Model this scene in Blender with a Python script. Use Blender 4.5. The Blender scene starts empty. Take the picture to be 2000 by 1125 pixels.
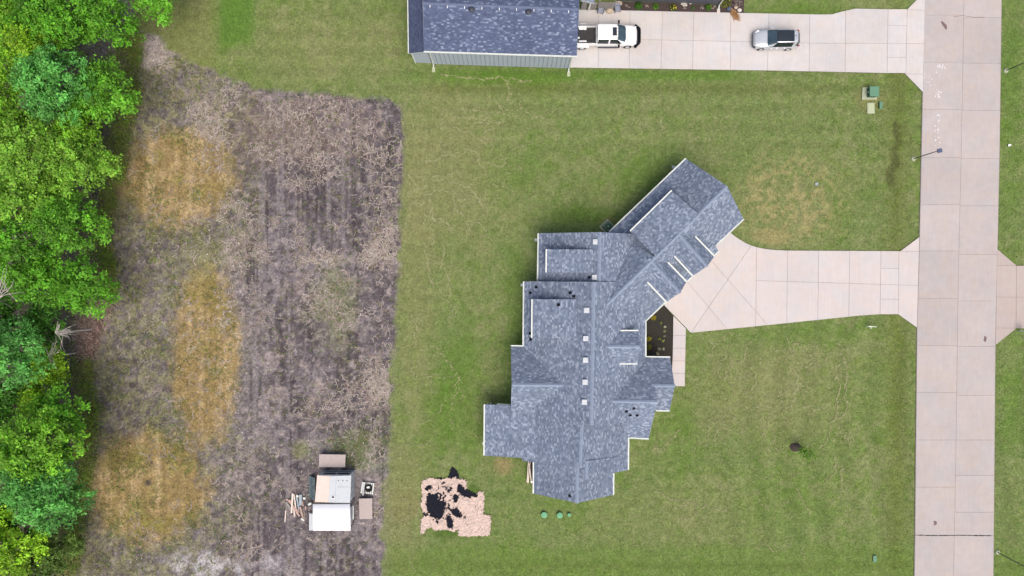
import bpy, math, random
import numpy as np
from mathutils import Vector
random.seed(7); RNG = np.random.default_rng(11)
scn = bpy.context.scene; COL = scn.collection
# ------------------------------------------------------------------ camera, sky, sun, exposure
S, H = 19.0, 70.0                       # photo pixels per metre on the ground, flying height
cam = bpy.data.cameras.new('camera'); camo = bpy.data.objects.new('camera', cam); COL.objects.link(camo)
camo.location = (0, 0, H); camo.rotation_euler = (0, 0, 0)
cam.sensor_width = 36; cam.lens = 36*H/(2000/S); cam.clip_end = 3000; cam.clip_start = 0.5
scn.camera = camo
SUN_EL, SUN_AZ = 64, 165                # azimuth clockwise from image-up
w = bpy.data.worlds.new('World'); scn.world = w; w.use_nodes = True
nt = w.node_tree; sky = nt.nodes.new('ShaderNodeTexSky'); sky.sky_type = 'NISHITA'; sky.sun_disc = False
sky.sun_elevation = math.radians(SUN_EL); sky.sun_rotation = math.radians(SUN_AZ)
sky.air_density = 0.8; sky.dust_density = 6.0; sky.ozone_density = 0.3
bg = nt.nodes['Background']; nt.links.new(sky.outputs[0], bg.inputs[0]); bg.inputs[1].default_value = 0.15
sl = bpy.data.lights.new('sun', 'SUN'); sl.energy = 1.2; sl.angle = math.radians(42); sl.color = (1.0, 0.95, 0.87)
so = bpy.data.objects.new('sun', sl); COL.objects.link(so); so.location = (20, -40, 60)
el, az = math.radians(SUN_EL), math.radians(SUN_AZ)
sd = Vector((math.sin(az)*math.cos(el), math.cos(az)*math.cos(el), math.sin(el)))
so.rotation_euler = sd.to_track_quat('Z', 'Y').to_euler()
vs = scn.view_settings; vs.view_transform = 'Standard'; vs.look = 'None'; vs.gamma = 1; vs.exposure = 0.48; vs.use_curve_mapping = False
scn.cycles.max_bounces = 6; scn.cycles.transparent_max_bounces = 4

def P(px, py, h=0.0):                   # photo pixel seen at height h -> place
    k = (1-h/H)/S
    return Vector(((px-1000)*k, (562.5-py)*k, h))

# ------------------------------------------------------------------ numpy noise
def hsh(ix, iy, seed):
    n = (ix.astype(np.int64)*374761393 + iy.astype(np.int64)*668265263 + seed*974711) & 0x7fffffff
    n = ((n ^ (n >> 13))*1274126177) & 0x7fffffff
    return ((n ^ (n >> 16)) & 0xffff)/65535.0
def vno(x, y, seed=0):
    ix, iy = np.floor(x), np.floor(y); fx, fy = x-ix, y-iy
    fx = fx*fx*(3-2*fx); fy = fy*fy*(3-2*fy)
    a, b, c, d = hsh(ix, iy, seed), hsh(ix+1, iy, seed), hsh(ix, iy+1, seed), hsh(ix+1, iy+1, seed)
    return (a*(1-fx)+b*fx)*(1-fy) + (c*(1-fx)+d*fx)*fy
def fbm(x, y, sc, oct=4, seed=0):
    r = 0; a = 0.5; t = 0
    for k in range(oct):
        r = r + a*vno(x*sc+17.3*k, y*sc+5.1*k, seed+k); t += a; a *= 0.55; sc *= 2.03
    return r/t
def pip(px, py, poly):
    ins = np.zeros(px.shape, bool); n = len(poly)
    for i in range(n):
        x1, y1 = poly[i]; x2, y2 = poly[(i+1) % n]
        if y1 == y2: continue
        c = ((y1 > py) != (y2 > py)) & (px < (x2-x1)*(py-y1)/(y2-y1)+x1)
        ins ^= c
    return ins
def sst(a, b, x):
    t = np.clip((x-a)/(b-a), 0, 1); return t*t*(3-2*t)

# ------------------------------------------------------------------ materials
def srgb(r, g, b): return tuple(((c/255)/12.92 if c/255 <= .04045 else ((c/255+.055)/1.055)**2.4) for c in (r, g, b))
class NT:
    def __init__(s, name):
        s.m = bpy.data.materials.new(name); s.m.use_nodes = True; s.t = s.m.node_tree; s.b = s.t.nodes['Principled BSDF']
        s.b.inputs['Specular IOR Level'].default_value = 0.25
    def n(s, ty, **k):
        nd = s.t.nodes.new('ShaderNode'+ty)
        for a, v in k.items():
            if a.startswith('i_'):
                key = a[2:]; key = int(key) if key.isdigit() else key
                nd.inputs[key].default_value = v
            else: setattr(nd, a, v)
        return nd
    def l(s, a, b): s.t.links.new(a, b)
    def math(s, op, a, b=None):
        nd = s.n('Math', operation=op)
        for i, v in enumerate((a, b)):
            if v is None: continue
            if isinstance(v, (int, float)): nd.inputs[i].default_value = v
            else: s.l(v, nd.inputs[i])
        return nd.outputs[0]
    def ramp(s, fac, stops):
        r = s.n('ValToRGB'); e = r.color_ramp.elements
        while len(e) < len(stops): e.new(0.5)
        for el, (p, c) in zip(e, stops): el.position = p; el.color = (*c, 1) if len(c) == 3 else c
        s.l(fac, r.inputs[0]); return r.outputs[0]
    def mix(s, fac, a, b, bt='MIX'):
        nd = s.n('MixRGB', blend_type=bt)
        for i, v in enumerate((fac, a, b)):
            if isinstance(v, (int, float)): nd.inputs[i].default_value = v
            elif isinstance(v, tuple): nd.inputs[i].default_value = (*v, 1)
            else: s.l(v, nd.inputs[i])
        return nd.outputs[0]
    def noise(s, scale, detail=4, rough=.55, vec=None, out='Fac'):
        nd = s.n('TexNoise'); nd.inputs['Scale'].default_value = scale; nd.inputs['Detail'].default_value = detail; nd.inputs['Roughness'].default_value = rough
        if vec is not None: s.l(vec, nd.inputs['Vector'])
        return nd.outputs[out]
    def geo(s): return s.n('NewGeometry').outputs['Position']
    def bump(s, h, st=.3, d=.02):
        b = s.n('Bump'); b.inputs['Strength'].default_value = st; b.inputs['Distance'].default_value = d
        s.l(h, b.inputs['Height']); s.l(b.outputs[0], s.b.inputs['Normal'])
MATS = {}
def plain(name, col, rough=.6, metal=0., var=.18, scale=3., spec=.25, bump=0., coat=0.):
    if name in MATS: return MATS[name]
    t = NT(name); p = t.geo()
    f = t.noise(scale, 5, .6, p); f2 = t.noise(scale*9, 3, .6, p)
    f = t.math('ADD', t.math('MULTIPLY', f, .65), t.math('MULTIPLY', f2, .35))
    lo = tuple(c*(1-var) for c in col); hi = tuple(min(1, c*(1+var)) for c in col)
    t.l(t.ramp(f, [(.3, lo), (.7, hi)]), t.b.inputs['Base Color'])
    t.b.inputs['Roughness'].default_value = rough; t.b.inputs['Metallic'].default_value = metal
    t.b.inputs['Specular IOR Level'].default_value = spec; t.b.inputs['Coat Weight'].default_value = coat
    if bump: t.bump(f2, bump, .02)
    MATS[name] = t.m; return t.m
def attr_mat(name, rough=.9, var=.35, scale=14., transl=0., bump=0.):
    t = NT(name); a = t.n('Attribute', attribute_name='col').outputs['Color']
    c = a
    if var:
        p = t.geo(); f = t.math('ADD', t.math('MULTIPLY', t.noise(scale, 5, .75, p), .65), t.math('MULTIPLY', t.noise(scale*.3, 4, .65, p), .35))
        g = t.ramp(f, [(.34, (1-var,)*3), (.5, (1, 1, 1)), (.66, (1+var*1.25,)*3)])
        if bump:
            at = [n_ for n_ in t.t.nodes if n_.type == 'ATTRIBUTE'][0]
            g = t.mix(t.math('ADD', t.math('MULTIPLY', at.outputs['Alpha'], .42), .58), (1., 1., 1.), g)
            t.bump(f, bump, .05)
        c = t.mix(1., a, g, 'MULTIPLY')
    t.l(c, t.b.inputs['Base Color']); t.b.inputs['Roughness'].default_value = rough
    if transl:
        tr = t.n('BsdfTranslucent'); t.l(t.mix(1., c, (1.0, 1.0, .6), 'MULTIPLY'), tr.inputs[0])
        mx = t.n('MixShader'); mx.inputs[0].default_value = transl
        t.l(t.b.outputs[0], mx.inputs[1]); t.l(tr.outputs[0], mx.inputs[2]); t.l(mx.outputs[0], t.t.nodes['Material Output'].inputs[0])
    MATS[name] = t.m; return t.m
def shingle(name, stops, course=.19, tab=.36, line=.82):
    t = NT(name); uv = t.n('UVMap').outputs[0]; sp = t.n('SeparateXYZ'); t.l(uv, sp.inputs[0])
    v = t.math('DIVIDE', sp.outputs[1], course); row = t.math('FLOOR', v); fr = t.math('FRACT', v)
    w1 = t.n('TexWhiteNoise', noise_dimensions='1D'); t.l(row, w1.inputs['W'])
    cu = t.math('ADD', t.math('DIVIDE', sp.outputs[0], tab), t.math('MULTIPLY', w1.outputs['Value'], 9.7))
    cell = t.math('FLOOR', cu)
    cb = t.n('CombineXYZ'); t.l(cell, cb.inputs[0]); t.l(row, cb.inputs[1])
    w2 = t.n('TexWhiteNoise', noise_dimensions='2D'); t.l(cb.outputs[0], w2.inputs['Vector'])
    c = t.ramp(w2.outputs['Value'], stops)
    p = t.geo(); big = t.noise(.35, 4, .6, p)
    c = t.mix(1., c, t.ramp(big, [(.3, (.9, .9, .9)), (.7, (1.08, 1.08, 1.08))]), 'MULTIPLY')
    gr = t.noise(38, 2, .7, p); c = t.mix(1., c, t.ramp(gr, [(.25, (.82,)*3), (.75, (1.18,)*3)]), 'MULTIPLY')
    ln = t.math('GREATER_THAN', fr, .8)
    c = t.mix(t.math('MULTIPLY', ln, 1-line), c, (.02, .025, .03))  # course shadow painted as a dark line along each shingle butt edge
    t.l(c, t.b.inputs['Base Color']); t.b.inputs['Roughness'].default_value = .95; t.b.inputs['Specular IOR Level'].default_value = .1
    t.bump(t.math('SUBTRACT', t.math('MULTIPLY', w2.outputs['Value'], .4), fr), .35, .012)
    MATS[name] = t.m; return t.m
M_SH = shingle('shingle_blue_grey', [(0, (.105, .132, .188)), (.35, (.136, .168, .230)), (.75, (.172, .208, .275)), (1, (.265, .308, .385))], .165, .235, .86)
M_SHD = shingle('shingle_navy', [(0, (.062, .078, .135)), (.72, (.082, .105, .172)), (.84, (.11, .14, .215)), (1, (.20, .24, .33))], .145, .25, .86)
M_RIDGE = plain('ridge_cap_shingle', (.20, .245, .325), .95, var=.22, scale=4)
M_RIDGED = plain('ridge_cap_navy', (.105, .13, .205), .95, var=.22, scale=4)
M_WHITE = plain('white_trim', (.56, .60, .57), .45, var=.06)
M_WALL = plain('white_siding', (.62, .64, .64), .6, var=.06)
M_GREYS = plain('grey_siding', (.335, .385, .44), .55, var=.06)
M_SLATE = plain('slate_siding', (.075, .08, .095), .6, var=.15)
M_BLACK = plain('black_plastic', (.010, .011, .014), .7, spec=.08)
M_DARKM = plain('dark_metal', (.05, .055, .07), .45, .4)
M_GLASS = plain('dark_glass', (.012, .018, .024), .06, 0, var=.1, spec=.7)
M_WSH = plain('windshield_glass', (.035, .06, .08), .1, 0, var=.5, scale=1.5, spec=.4)
M_CARW = plain('car_paint_white', (.72, .73, .74), .22, 0, var=.03, spec=.5, coat=.6)
M_CARS = plain('car_paint_silver', (.50, .53, .56), .25, .45, var=.04, spec=.5, coat=.7)
M_TYRE = plain('tyre_rubber', (.015, .015, .016), .8)
M_RIM = plain('wheel_alloy', (.55, .56, .58), .3, .7)
M_LENS = plain('lamp_lens', (.75, .77, .8), .12, spec=.6)
M_RED = plain('tail_lens', (.30, .02, .03), .2)
M_GRN = plain('utility_green', (.095, .21, .135), .55, var=.1)
M_GRNP = plain('utility_pale', (.34, .39, .25), .8, var=.12, scale=8)
M_GRND = plain('utility_dark_green', (.035, .085, .05), .6)
M_PADC = plain('pad_concrete', (.30, .33, .23), .9, var=.15, scale=8)
M_MULCH = plain('mulch', (.055, .042, .040), 1., var=.6, scale=9, bump=1.)
M_SOIL = plain('bed_soil', (.030, .027, .022), 1., var=.6, scale=8, bump=1.)
M_WOODG = plain('weathered_wood', (.25, .235, .225), .9, var=.3, scale=6)
M_WOODP = plain('pale_wood', (.62, .53, .48), .85, var=.15, scale=6)
M_WOODR = plain('reddish_wood', (.40, .28, .24), .85, var=.25, scale=6)
M_WOODB = plain('blue_grey_board', (.27, .32, .36), .8, var=.25, scale=6)
M_PLY = plain('plywood', (.36, .31, .295), .9, var=.12, scale=5)
M_TAN = plain('tan_panel', (.56, .47, .42), .7, var=.08, scale=2)
M_GALV = plain('grey_panel', (.42, .45, .48), .55, var=.08, scale=2)
M_WMET = plain('white_metal_sheet', (.80, .82, .85), .4, var=.03)
M_TARP = plain('teal_tarp', (.10, .14, .15), .6, var=.4, scale=5)
M_CARD = plain('tan_paper', (.47, .37, .32), .9, var=.26, scale=3.2, bump=.8)
M_CHAR = plain('black_film', (.012, .013, .020), .9, var=.5, scale=5, bump=.4, spec=.04)
M_STONE = plain('pale_stone', (.50, .46, .42), .9, var=.2, scale=8)
M_ROCKT = plain('tan_rock', (.40, .33, .26), .9, var=.25, scale=6)
M_ROCKB = plain('blue_rock', (.07, .085, .13), .9, var=.3, scale=8)
M_CUSH = plain('grey_cushion', (.20, .22, .28), .9, var=.2, scale=8)
M_BARK = plain('bark', (.16, .13, .10), 1., var=.4, scale=5)
M_DEAD = plain('dead_wood', (.38, .35, .32), .95, var=.25, scale=5)
def concrete(name, col, var=.07, joint=None):
    t = NT(name); p = t.geo(); f = t.math('ADD', t.math('MULTIPLY', t.noise(.22, 5, .6, p), .5), t.math('MULTIPLY', t.noise(1.3, 5, .65, p), .5))
    oi = t.n('ObjectInfo'); rnd = t.math('MULTIPLY', t.math('SUBTRACT', oi.outputs['Random'], .5), .16)
    f = t.math('ADD', f, rnd)
    c = t.ramp(f, [(.3, tuple(x*(1-var) for x in col)), (.52, col), (.75, tuple(min(1, x*(1+var)) for x in col))])
    tint = t.ramp(t.noise(.5, 3, .5, p), [(.35, (.965, .995, 1.02)), (.65, (1.02, .99, .965))]); c = t.mix(1., c, tint, 'MULTIPLY')
    mp = t.n('Mapping'); mp.inputs['Scale'].default_value = (9, .35, 1); t.l(p, mp.inputs[0])
    st = t.noise(1., 3, .6, mp.outputs[0]); c = t.mix(1., c, t.ramp(st, [(.35, (.97,)*3), (.65, (1.025,)*3)]), 'MULTIPLY')
    sp = t.noise(7, 4, .75, p); c = t.mix(t.ramp(sp, [(.66, (0, 0, 0)), (.78, (.3, .3, .3))]), c, tuple(x*.75 for x in col))
    t.l(c, t.b.inputs['Base Color']); t.b.inputs['Roughness'].default_value = .9; t.bump(t.noise(40, 2, .6, p), .15, .01)
    MATS[name] = t.m; return t.m
M_ROAD = concrete('road_concrete', (.365, .333, .322), .10)
M_DRV = concrete('driveway_concrete', (.450, .418, .408), .07)
M_DRV2 = concrete('neighbour_concrete', (.450, .432, .424), .10)
M_DRV3 = concrete('pink_concrete', (.365, .315, .293))
M_JOINT = plain('joint_filler', (.21, .19, .18), 1.)
M_TAR = plain('tar_sealant', (.03, .028, .03), .8)

# ------------------------------------------------------------------ mesh helpers
WL = {}
class MB:
    def __init__(s): s.v = []; s.f = []; s.uv = []; s.has_uv = False
    def add(s, V, F):
        b = len(s.v); s.v += [tuple(x) for x in V]; s.f += [tuple(i+b for i in f) for f in F]; return s
    def box(s, c, d, rz=0.):
        cx, cy, cz = c; a, b, h = d[0]/2, d[1]/2, d[2]/2; co, si = math.cos(rz), math.sin(rz)
        V = [(cx+x*co-y*si, cy+x*si+y*co, cz+z) for z in (-h, h) for x, y in ((-a, -b), (a, -b), (a, b), (-a, b))]
        return s.add(V, [(3, 2, 1, 0), (4, 5, 6, 7), (0, 1, 5, 4), (1, 2, 6, 5), (2, 3, 7, 6), (3, 0, 4, 7)])
    def beam(s, a, b, wd, th, up=(0, 0, 1)):
        a, b = Vector(a), Vector(b); d = (b-a).normalized(); u = Vector(up)
        sd_ = d.cross(u)
        if sd_.length < 1e-4: sd_ = d.cross(Vector((1, 0, 0)))
        sd_.normalize(); u = sd_.cross(d).normalized(); x, y = sd_*wd/2, u*th/2
        V = [p+q for p in (a, b) for q in (-x-y, x-y, x+y, -x+y)]
        return s.add(V, [(0, 1, 2, 3), (7, 6, 5, 4), (0, 4, 5, 1), (1, 5, 6, 2), (2, 6, 7, 3), (3, 7, 4, 0)])
    def prism(s, poly, z0, z1):
        n = len(poly)
        V = [(p[0], p[1], z0) for p in poly] + [(p[0], p[1], z1) for p in poly]
        A = sum(poly[i][0]*poly[(i+1) % n][1]-poly[(i+1) % n][0]*poly[i][1] for i in range(n))
        if A < 0: V = V[:n][::-1]+V[n:][::-1]
        F = [tuple(range(n-1, -1, -1)), tuple(range(n, 2*n))] + [(i, (i+1) % n, n+(i+1) % n, n+i) for i in range(n)]
        return s.add(V, F)
    def tube(s, pts, rad, n=8, cap=True):
        pts = [Vector(p) for p in pts]; m = len(pts); V = []
        if not hasattr(rad, '__len__'): rad = [rad]*m
        for i, p in enumerate(pts):
            d = (pts[min(i+1, m-1)]-pts[max(i-1, 0)]).normalized()
            u = d.cross(Vector((0, 0, 1)) if abs(d.z) < .95 else Vector((1, 0, 0))).normalized(); q = d.cross(u)
            V += [p+(u*math.cos(2*math.pi*k/n)+q*math.sin(2*math.pi*k/n))*rad[i] for k in range(n)]
        F = [(i*n+k, (i+1)*n+k, (i+1)*n+(k+1) % n, i*n+(k+1) % n) for i in range(m-1) for k in range(n)]
        if cap: F += [tuple(range(n)), tuple(range((m-1)*n+n-1, (m-1)*n-1, -1))]
        return s.add(V, F)
    def lathe(s, c, prof, n=20):
        return s.tube_raw([[(c[0]+r*math.cos(2*math.pi*k/n), c[1]+r*math.sin(2*math.pi*k/n), c[2]+z) for k in range(n)] for r, z in prof])
    def tube_raw(s, rings):
        n = len(rings[0]); V = [p for r in rings for p in r]; m = len(rings)
        F = [(i*n+k, i*n+(k+1) % n, (i+1)*n+(k+1) % n, (i+1)*n+k) for i in range(m-1) for k in range(n)]
        F += [tuple(range(n-1, -1, -1)), tuple(range((m-1)*n, m*n))]
        return s.add(V, F)
    def obj(s, name, mat, parent=None, **k): return mkobj(name, s.v, s.f, mat, parent, **k)
def tag(o, label=None, cat=None, group=None, kind=None):
    if label: o['label'] = label
    if cat: o['category'] = cat
    if group: o['group'] = group
    if kind: o['kind'] = kind
    return o
def mkobj(name, V, F, mat, parent=None, uv=None, smooth=False, bevel=0., origin=None, label=None, cat=None, group=None, kind=None, sub=0):
    if parent is not None: o0 = WL[parent.name]
    elif origin is not None: o0 = Vector(origin)
    else:
        a = np.array(V); o0 = Vector((float(a[:, 0].mean()), float(a[:, 1].mean()), float(a[:, 2].min())))
        if kind: o0 = Vector((0, 0, 0))
    me = bpy.data.meshes.new(name); me.from_pydata([(v[0]-o0[0], v[1]-o0[1], v[2]-o0[2]) for v in V], [], F)
    if uv is not None:
        ul = me.uv_layers.new(name='UVMap'); k = 0
        for f, us in zip(F, uv):
            for q in us: ul.data[k].uv = q; k += 1
    if smooth: me.polygons.foreach_set('use_smooth', [True]*len(me.polygons))
    me.materials.append(mat); o = bpy.data.objects.new(name, me); COL.objects.link(o)
    if bevel: md = o.modifiers.new('bevel', 'BEVEL'); md.width = bevel; md.segments = 2; md.limit_method = 'ANGLE'
    if sub: md = o.modifiers.new('sub', 'SUBSURF'); md.levels = sub; md.render_levels = sub
    if parent is not None: o.parent = parent; WL[o.name] = o0
    else: o.location = o0; WL[o.name] = o0
    return tag(o, label, cat, group, kind)
def thing(name, loc, label, cat, group=None):
    o = bpy.data.objects.new(name, None); COL.objects.link(o); o.location = loc; WL[o.name] = Vector(loc); o.empty_display_size = .3
    return tag(o, label, cat, group)
def npmesh(name, V, F, mat, col=None, parent=None, smooth=False, origin=(0, 0, 0), **k):
    """V (n,3), F (m,3|4) arrays, col (n,3)"""
    o0 = WL[parent.name] if parent is not None else Vector(origin)
    me = bpy.data.meshes.new(name); n, (m, q) = len(V), F.shape
    me.vertices.add(n); me.loops.add(m*q); me.polygons.add(m)
    me.vertices.foreach_set('co', (np.asarray(V, np.float32)-np.array(o0, np.float32)).ravel())
    me.loops.foreach_set('vertex_index', F.astype(np.int32).ravel())
    me.polygons.foreach_set('loop_start', np.arange(0, m*q, q, dtype=np.int32))
    if smooth: me.polygons.foreach_set('use_smooth', np.ones(m, bool))
    me.update(calc_edges=True)
    if col is not None:
        a = me.attributes.new('col', 'FLOAT_COLOR', 'POINT'); c4 = np.ones((n, 4), np.float32); c4[:, :col.shape[1]] = col; a.data.foreach_set('color', c4.ravel())
    me.materials.append(mat); o = bpy.data.objects.new(name, me); COL.objects.link(o)
    if parent is not None: o.parent = parent
    else: o.location = o0
    WL[o.name] = Vector(o0)
    return tag(o, **k)
def clip(poly, p, n):                   # keep the side where (q-p).n >= 0
    out = []; m = len(poly)
    for i in range(m):
        a, b = poly[i], poly[(i+1) % m]
        da = (a[0]-p[0])*n[0]+(a[1]-p[1])*n[1]; db = (b[0]-p[0])*n[0]+(b[1]-p[1])*n[1]
        if da >= 0: out.append(a)
        if da*db < 0:
            t = da/(da-db); out.append((a[0]+(b[0]-a[0])*t, a[1]+(b[1]-a[1])*t))
    return out
def area(p): return abs(sum(p[i][0]*p[(i+1) % len(p)][1]-p[(i+1) % len(p)][0]*p[i][1] for i in range(len(p))))/2
def split(polys, a, b, cond=None, gap=.52):  # cut pixel polygons along line a-b, leaving a joint
    dx, dy = b[0]-a[0], b[1]-a[1]; L = math.hypot(dx, dy); n = (-dy/L, dx/L); out = []
    for q in polys:
        if cond and not cond(q): out.append(q); continue
        for sg in (1, -1):
            r = clip(q, (a[0]+n[0]*sg*gap/2, a[1]+n[1]*sg*gap/2), (n[0]*sg, n[1]*sg))
            if len(r) > 2 and area(r) > 6: out.append(r)
    return out
def cen(q): return (sum(p[0] for p in q)/len(q), sum(p[1] for p in q)/len(q))

# ------------------------------------------------------------------ ground
def ground_z(x, y):
    px, py = x*S+1000, 562.5-y*S
    z = (fbm(x, y, .8, 3, 5)-.5)*.03 - .03
    z = z - .10*np.exp(-((px-(1747+6*np.sin(py*.03)))/9)**2)*sst(225, 250, py)*sst(400, 350, py)
    return z
DIRT = [(255, 60), (300, 68), (330, 95), (430, 140), (480, 168), (545, 178), (640, 182), (690, 192), (730, 190), (775, 200), (790, 225), (787, 330), (780, 420), (776, 560), (768, 700), (762, 820), (752, 900), (748, 1010), (745, 1250), (-2000, 1250), (-2000, -120), (280, -120)]
def masks(px, py):
    x, y = px/S, py/S
    wx = px+(fbm(x, y, .8, 5, 1)-.5)*30; wy = py+(fbm(x, y, .8, 5, 2)-.5)*30
    d = 0
    for j in range(5): d = d+pip(wx+4*math.cos(j*1.26), wy+4*math.sin(j*1.26), DIRT)
    return d/5.
def blob(px, py, cx, cy, rx, ry, soft=.5, na=.5, sc=.25, seed=3):
    r = np.sqrt(((px-cx)/rx)**2+((py-cy)/ry)**2)+(fbm(px/S, py/S, sc*3, 4, seed)-.5)*na*2
    return 1-sst(1-soft, 1+soft*.4, r)
def lerp(c, col, m): return c*(1-m[..., None])+np.array(col)*m[..., None]
def ground_color(px, py):
    x, y = px/S, py/S; dirt = masks(px, py)
    n1 = fbm(x, y, .07, 4, 21); n2 = fbm(x, y, .3, 4, 31); n3 = fbm(x, y, 1.1, 4, 41); n4 = fbm(x, y, 3.1, 3, 51)
    # lawn
    c = np.zeros(px.shape+(3,))+np.array((.112, .155, .047))
    c = lerp(c, (.092, .150, .026), sst(.42, .68, n2*.7+n1*.3)*.8)
    c = lerp(c, (.160, .178, .078), sst(.46, .70, n3*.4+n2*.6)*.68)
    c = lerp(c, (.185, .195, .088), sst(.52, .78, n4)*.38)
    c = lerp(c, (.060, .115, .016), sst(.58, .78, fbm(x, y, 1.3, 4, 61))*.42)
    c = lerp(c, (.20, .205, .105), sst(.58, .72, fbm(x, y, 2.3, 4, 66))*.28)
    # dry, thatchy zones and lush zones; shade beside the house painted as deeper green
    for (cx, cy, rx, ry, k) in ((880, 330, 150, 190, .55), (1500, 770, 190, 110, .4), (810, 560, 50, 340, .45), (780, 1000, 60, 170, .6), (1540, 400, 130, 90, .35), (620, 90, 200, 90, .35), (1350, 1010, 200, 80, .2)):
        c = lerp(c, (.180, .178, .080), blob(px, py, cx, cy, rx, ry, .7, .4, seed=int(cx))*k)
    for (cx, cy, rx, ry, k) in ((880, 800, 60, 90, .6), (900, 700, 50, 70, .5), (980, 150, 190, 22, .8), (1010, 330, 90, 70, .35), (1300, 147, 240, 14, .7), (455, 45, 40, 60, .55), (1975, 200, 30, 300, .55), (1975, 560, 40, 60, .7), (1975, 780, 40, 140, .5), (1560, 20, 120, 30, .6), (1580, 650, 180, 30, .35), (1640, 420, 30, 60, .4), (1330, 860, 40, 90, .3), (1550, 1000, 120, 70, .3), (1010, 600, 30, 160, .45), (1140, 420, 90, 25, .55), (1270, 350, 70, 70, .45), (1040, 905, 30, 30, .4), (1090, 985, 60, 12, .4)):
        c = lerp(c, (.068, .140, .014), blob(px, py, cx, cy, rx, ry, .8, .5, seed=int(cx)+3)*k)
    # olive wet swale strip near the road, faint mowing bands
    sw = np.exp(-((px-1752)/22)**2)*.55; c = lerp(c, (.088, .108, .022), sw*sst(-50, 60, py))
    c = lerp(c, (.095, .115, .03), np.exp(-((py-172)/12)**2)*.45*(1-sst(1500, 1750, px))*sst(800, 860, px))
    c *= (1+.07*np.sin(px*.105+np.sin(py*.01)*2)*sst(1350, 1450, px)*(py > 620))[..., None]
    c *= (1+.05*np.sin(py*.17)*(py < 300))[..., None]
    # ditch, bare spots
    dn = fbm(x, y, .9, 4, 15); dm = np.exp(-((px-(1747+6*np.sin(py*.03))+(dn-.5)*22)/5.5)**2)*sst(225, 250, py)*sst(390, 330, py)*sst(.28, .5, fbm(x, y, .45, 3, 19)+.1); c = lerp(c, (.058, .066, .020), np.clip(dm*1.4, 0, .7))
    yb = blob(px, py, 1545, 385, 120, 100, .7, .3, seed=9)*sst(.45, .56, fbm(x, y, 2.2, 4, 71)); c = lerp(c, (.235, .215, .095), yb*.85)
    c = lerp(c, (.215, .195, .085), blob(px, py, 1508, 462, 40, 20, .5, .25)*.85)
    c = lerp(c, (.22, .17, .085), blob(px, py, 978, 908, 30, 20, .8, .7)*.7)
    c = lerp(c, (.17, .15, .062), blob(px, py, 785, 985, 26, 30, .4, .3)*.35)
    rg = np.hypot(px-785, py-985); c = lerp(c, (.17, .135, .062), np.exp(-((rg-30)/4)**2)*.5*sst(.35, .6, n3)); c = lerp(c, (.055, .100, .016), (blob(px, py, 868, 1042, 34, 9, .6, .6)+blob(px, py, 925, 955, 12, 12, .6, .5))*.8)
    for (cx, cy, r) in ((1190, 440, 26), (1698, 195, 32)): c = lerp(c, (.16, .155, .06), blob(px, py, cx, cy, r, r*.8, .6, .4)*.6)
    rr = sst(426, 433, px+(n3-.5)*6)*(1-sst(478, 505, px+(n2-.5)*30))*(1-sst(70, 105, py)); c = lerp(c, (.072, .150, .020), rr*.75)
    c = lerp(c, (.165, .165, .062), (1-sst(405, 430, px))*.5*(py < 200)); c = lerp(c, (.088, .155, .022), sst(1050, 1080, py+(n2-.5)*40)*.45)
    c = lerp(c, (.070, .100, .018), np.exp(-((py-1105)/7)**2)*.35)
    # bare field
    s1 = fbm(x*1.5, y*.12, 1.0, 4, 81); s2 = fbm(x, y, .16, 4, 91)
    d = np.zeros(px.shape+(3,))+np.array((.086, .074, .081))
    d = lerp(d, (.150, .132, .140), sst(.44, .68, s2)*.85)
    d = lerp(d, (.036, .031, .036), sst(.52, .72, s1)*.75*sst(420, 480, px))
    d = lerp(d, (.215, .185, .175), sst(.54, .68, n3)*.6); d = lerp(d, (.26, .225, .21), sst(.58, .70, fbm(x, y, 2.6, 4, 141))*.6)
    d = lerp(d, (.050, .043, .047), sst(.54, .68, fbm(x, y, 1.9, 4, 101))*.7)
    fu = fbm(x*2.4+.35*(n2-.5), y*.045, 1.0, 3, 151); d = lerp(d, (.034, .029, .034), sst(.55, .66, fu)*.7*sst(440, 500, px)*sst(.38, .55, fbm(x, y, .12, 3, 155))); d = lerp(d, (.185, .165, .172), sst(.57, .70, fbm(x*2.1, y*.05, 1.0, 3, 161))*.5*sst(440, 500, px))
    d = lerp(d, (.175, .130, .105), blob(px, py, 560, 260, 170, 80, .9, .6)*.45)
    lw = 1-sst(380, 520, px+(n2-.5)*160)           # weedy, mottled western half
    d = lerp(d, (.165, .160, .070), lw*sst(.46, .60, fbm(x, y, 1.6, 4, 111))*.5); d = lerp(d, (.23, .225, .11), lw*sst(.55, .66, fbm(x, y, 2.7, 4, 115))*.7)
    d = lerp(d, (.095, .088, .072), lw*.3)
    for (cx, cy, rx, ry) in ((345, 345, 125, 105), (402, 690, 72, 190), (285, 950, 130, 115)):
        t = blob(px, py, cx, cy, rx, ry, .28, .22, .5, int(cy)); st = fbm(x*1.6, y*.07, 1.0, 3, 121)
        tc = lerp(np.zeros(px.shape+(3,))+np.array((.192, .138, .055)), (.305, .228, .120), sst(.42, .68, st*.6+n3*.4))
        tc = lerp(tc, (.150, .125, .028), sst(.52, .72, n2)*.6); tc = lerp(tc, (.14, .155, .03), sst(.58, .75, fbm(x, y, .5, 4, 131))*.4)
        d = d*(1-t[..., None]*.92)+tc*t[..., None]*.92
    d = lerp(d, (.10, .15, .03), blob(px, py, 700, 880, 70, 40, .9, .8)*.5); d = lerp(d, (.16, .175, .085), blob(px, py, 655, 600, 55, 75, .7, .8)*.55)
    d = lerp(d, (.17, .175, .08), blob(px, py, 400, 505, 55, 45, .8, .6)*.5); d = lerp(d, (.16, .17, .08), blob(px, py, 585, 880, 22, 22, .7, .5)*.6)
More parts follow.
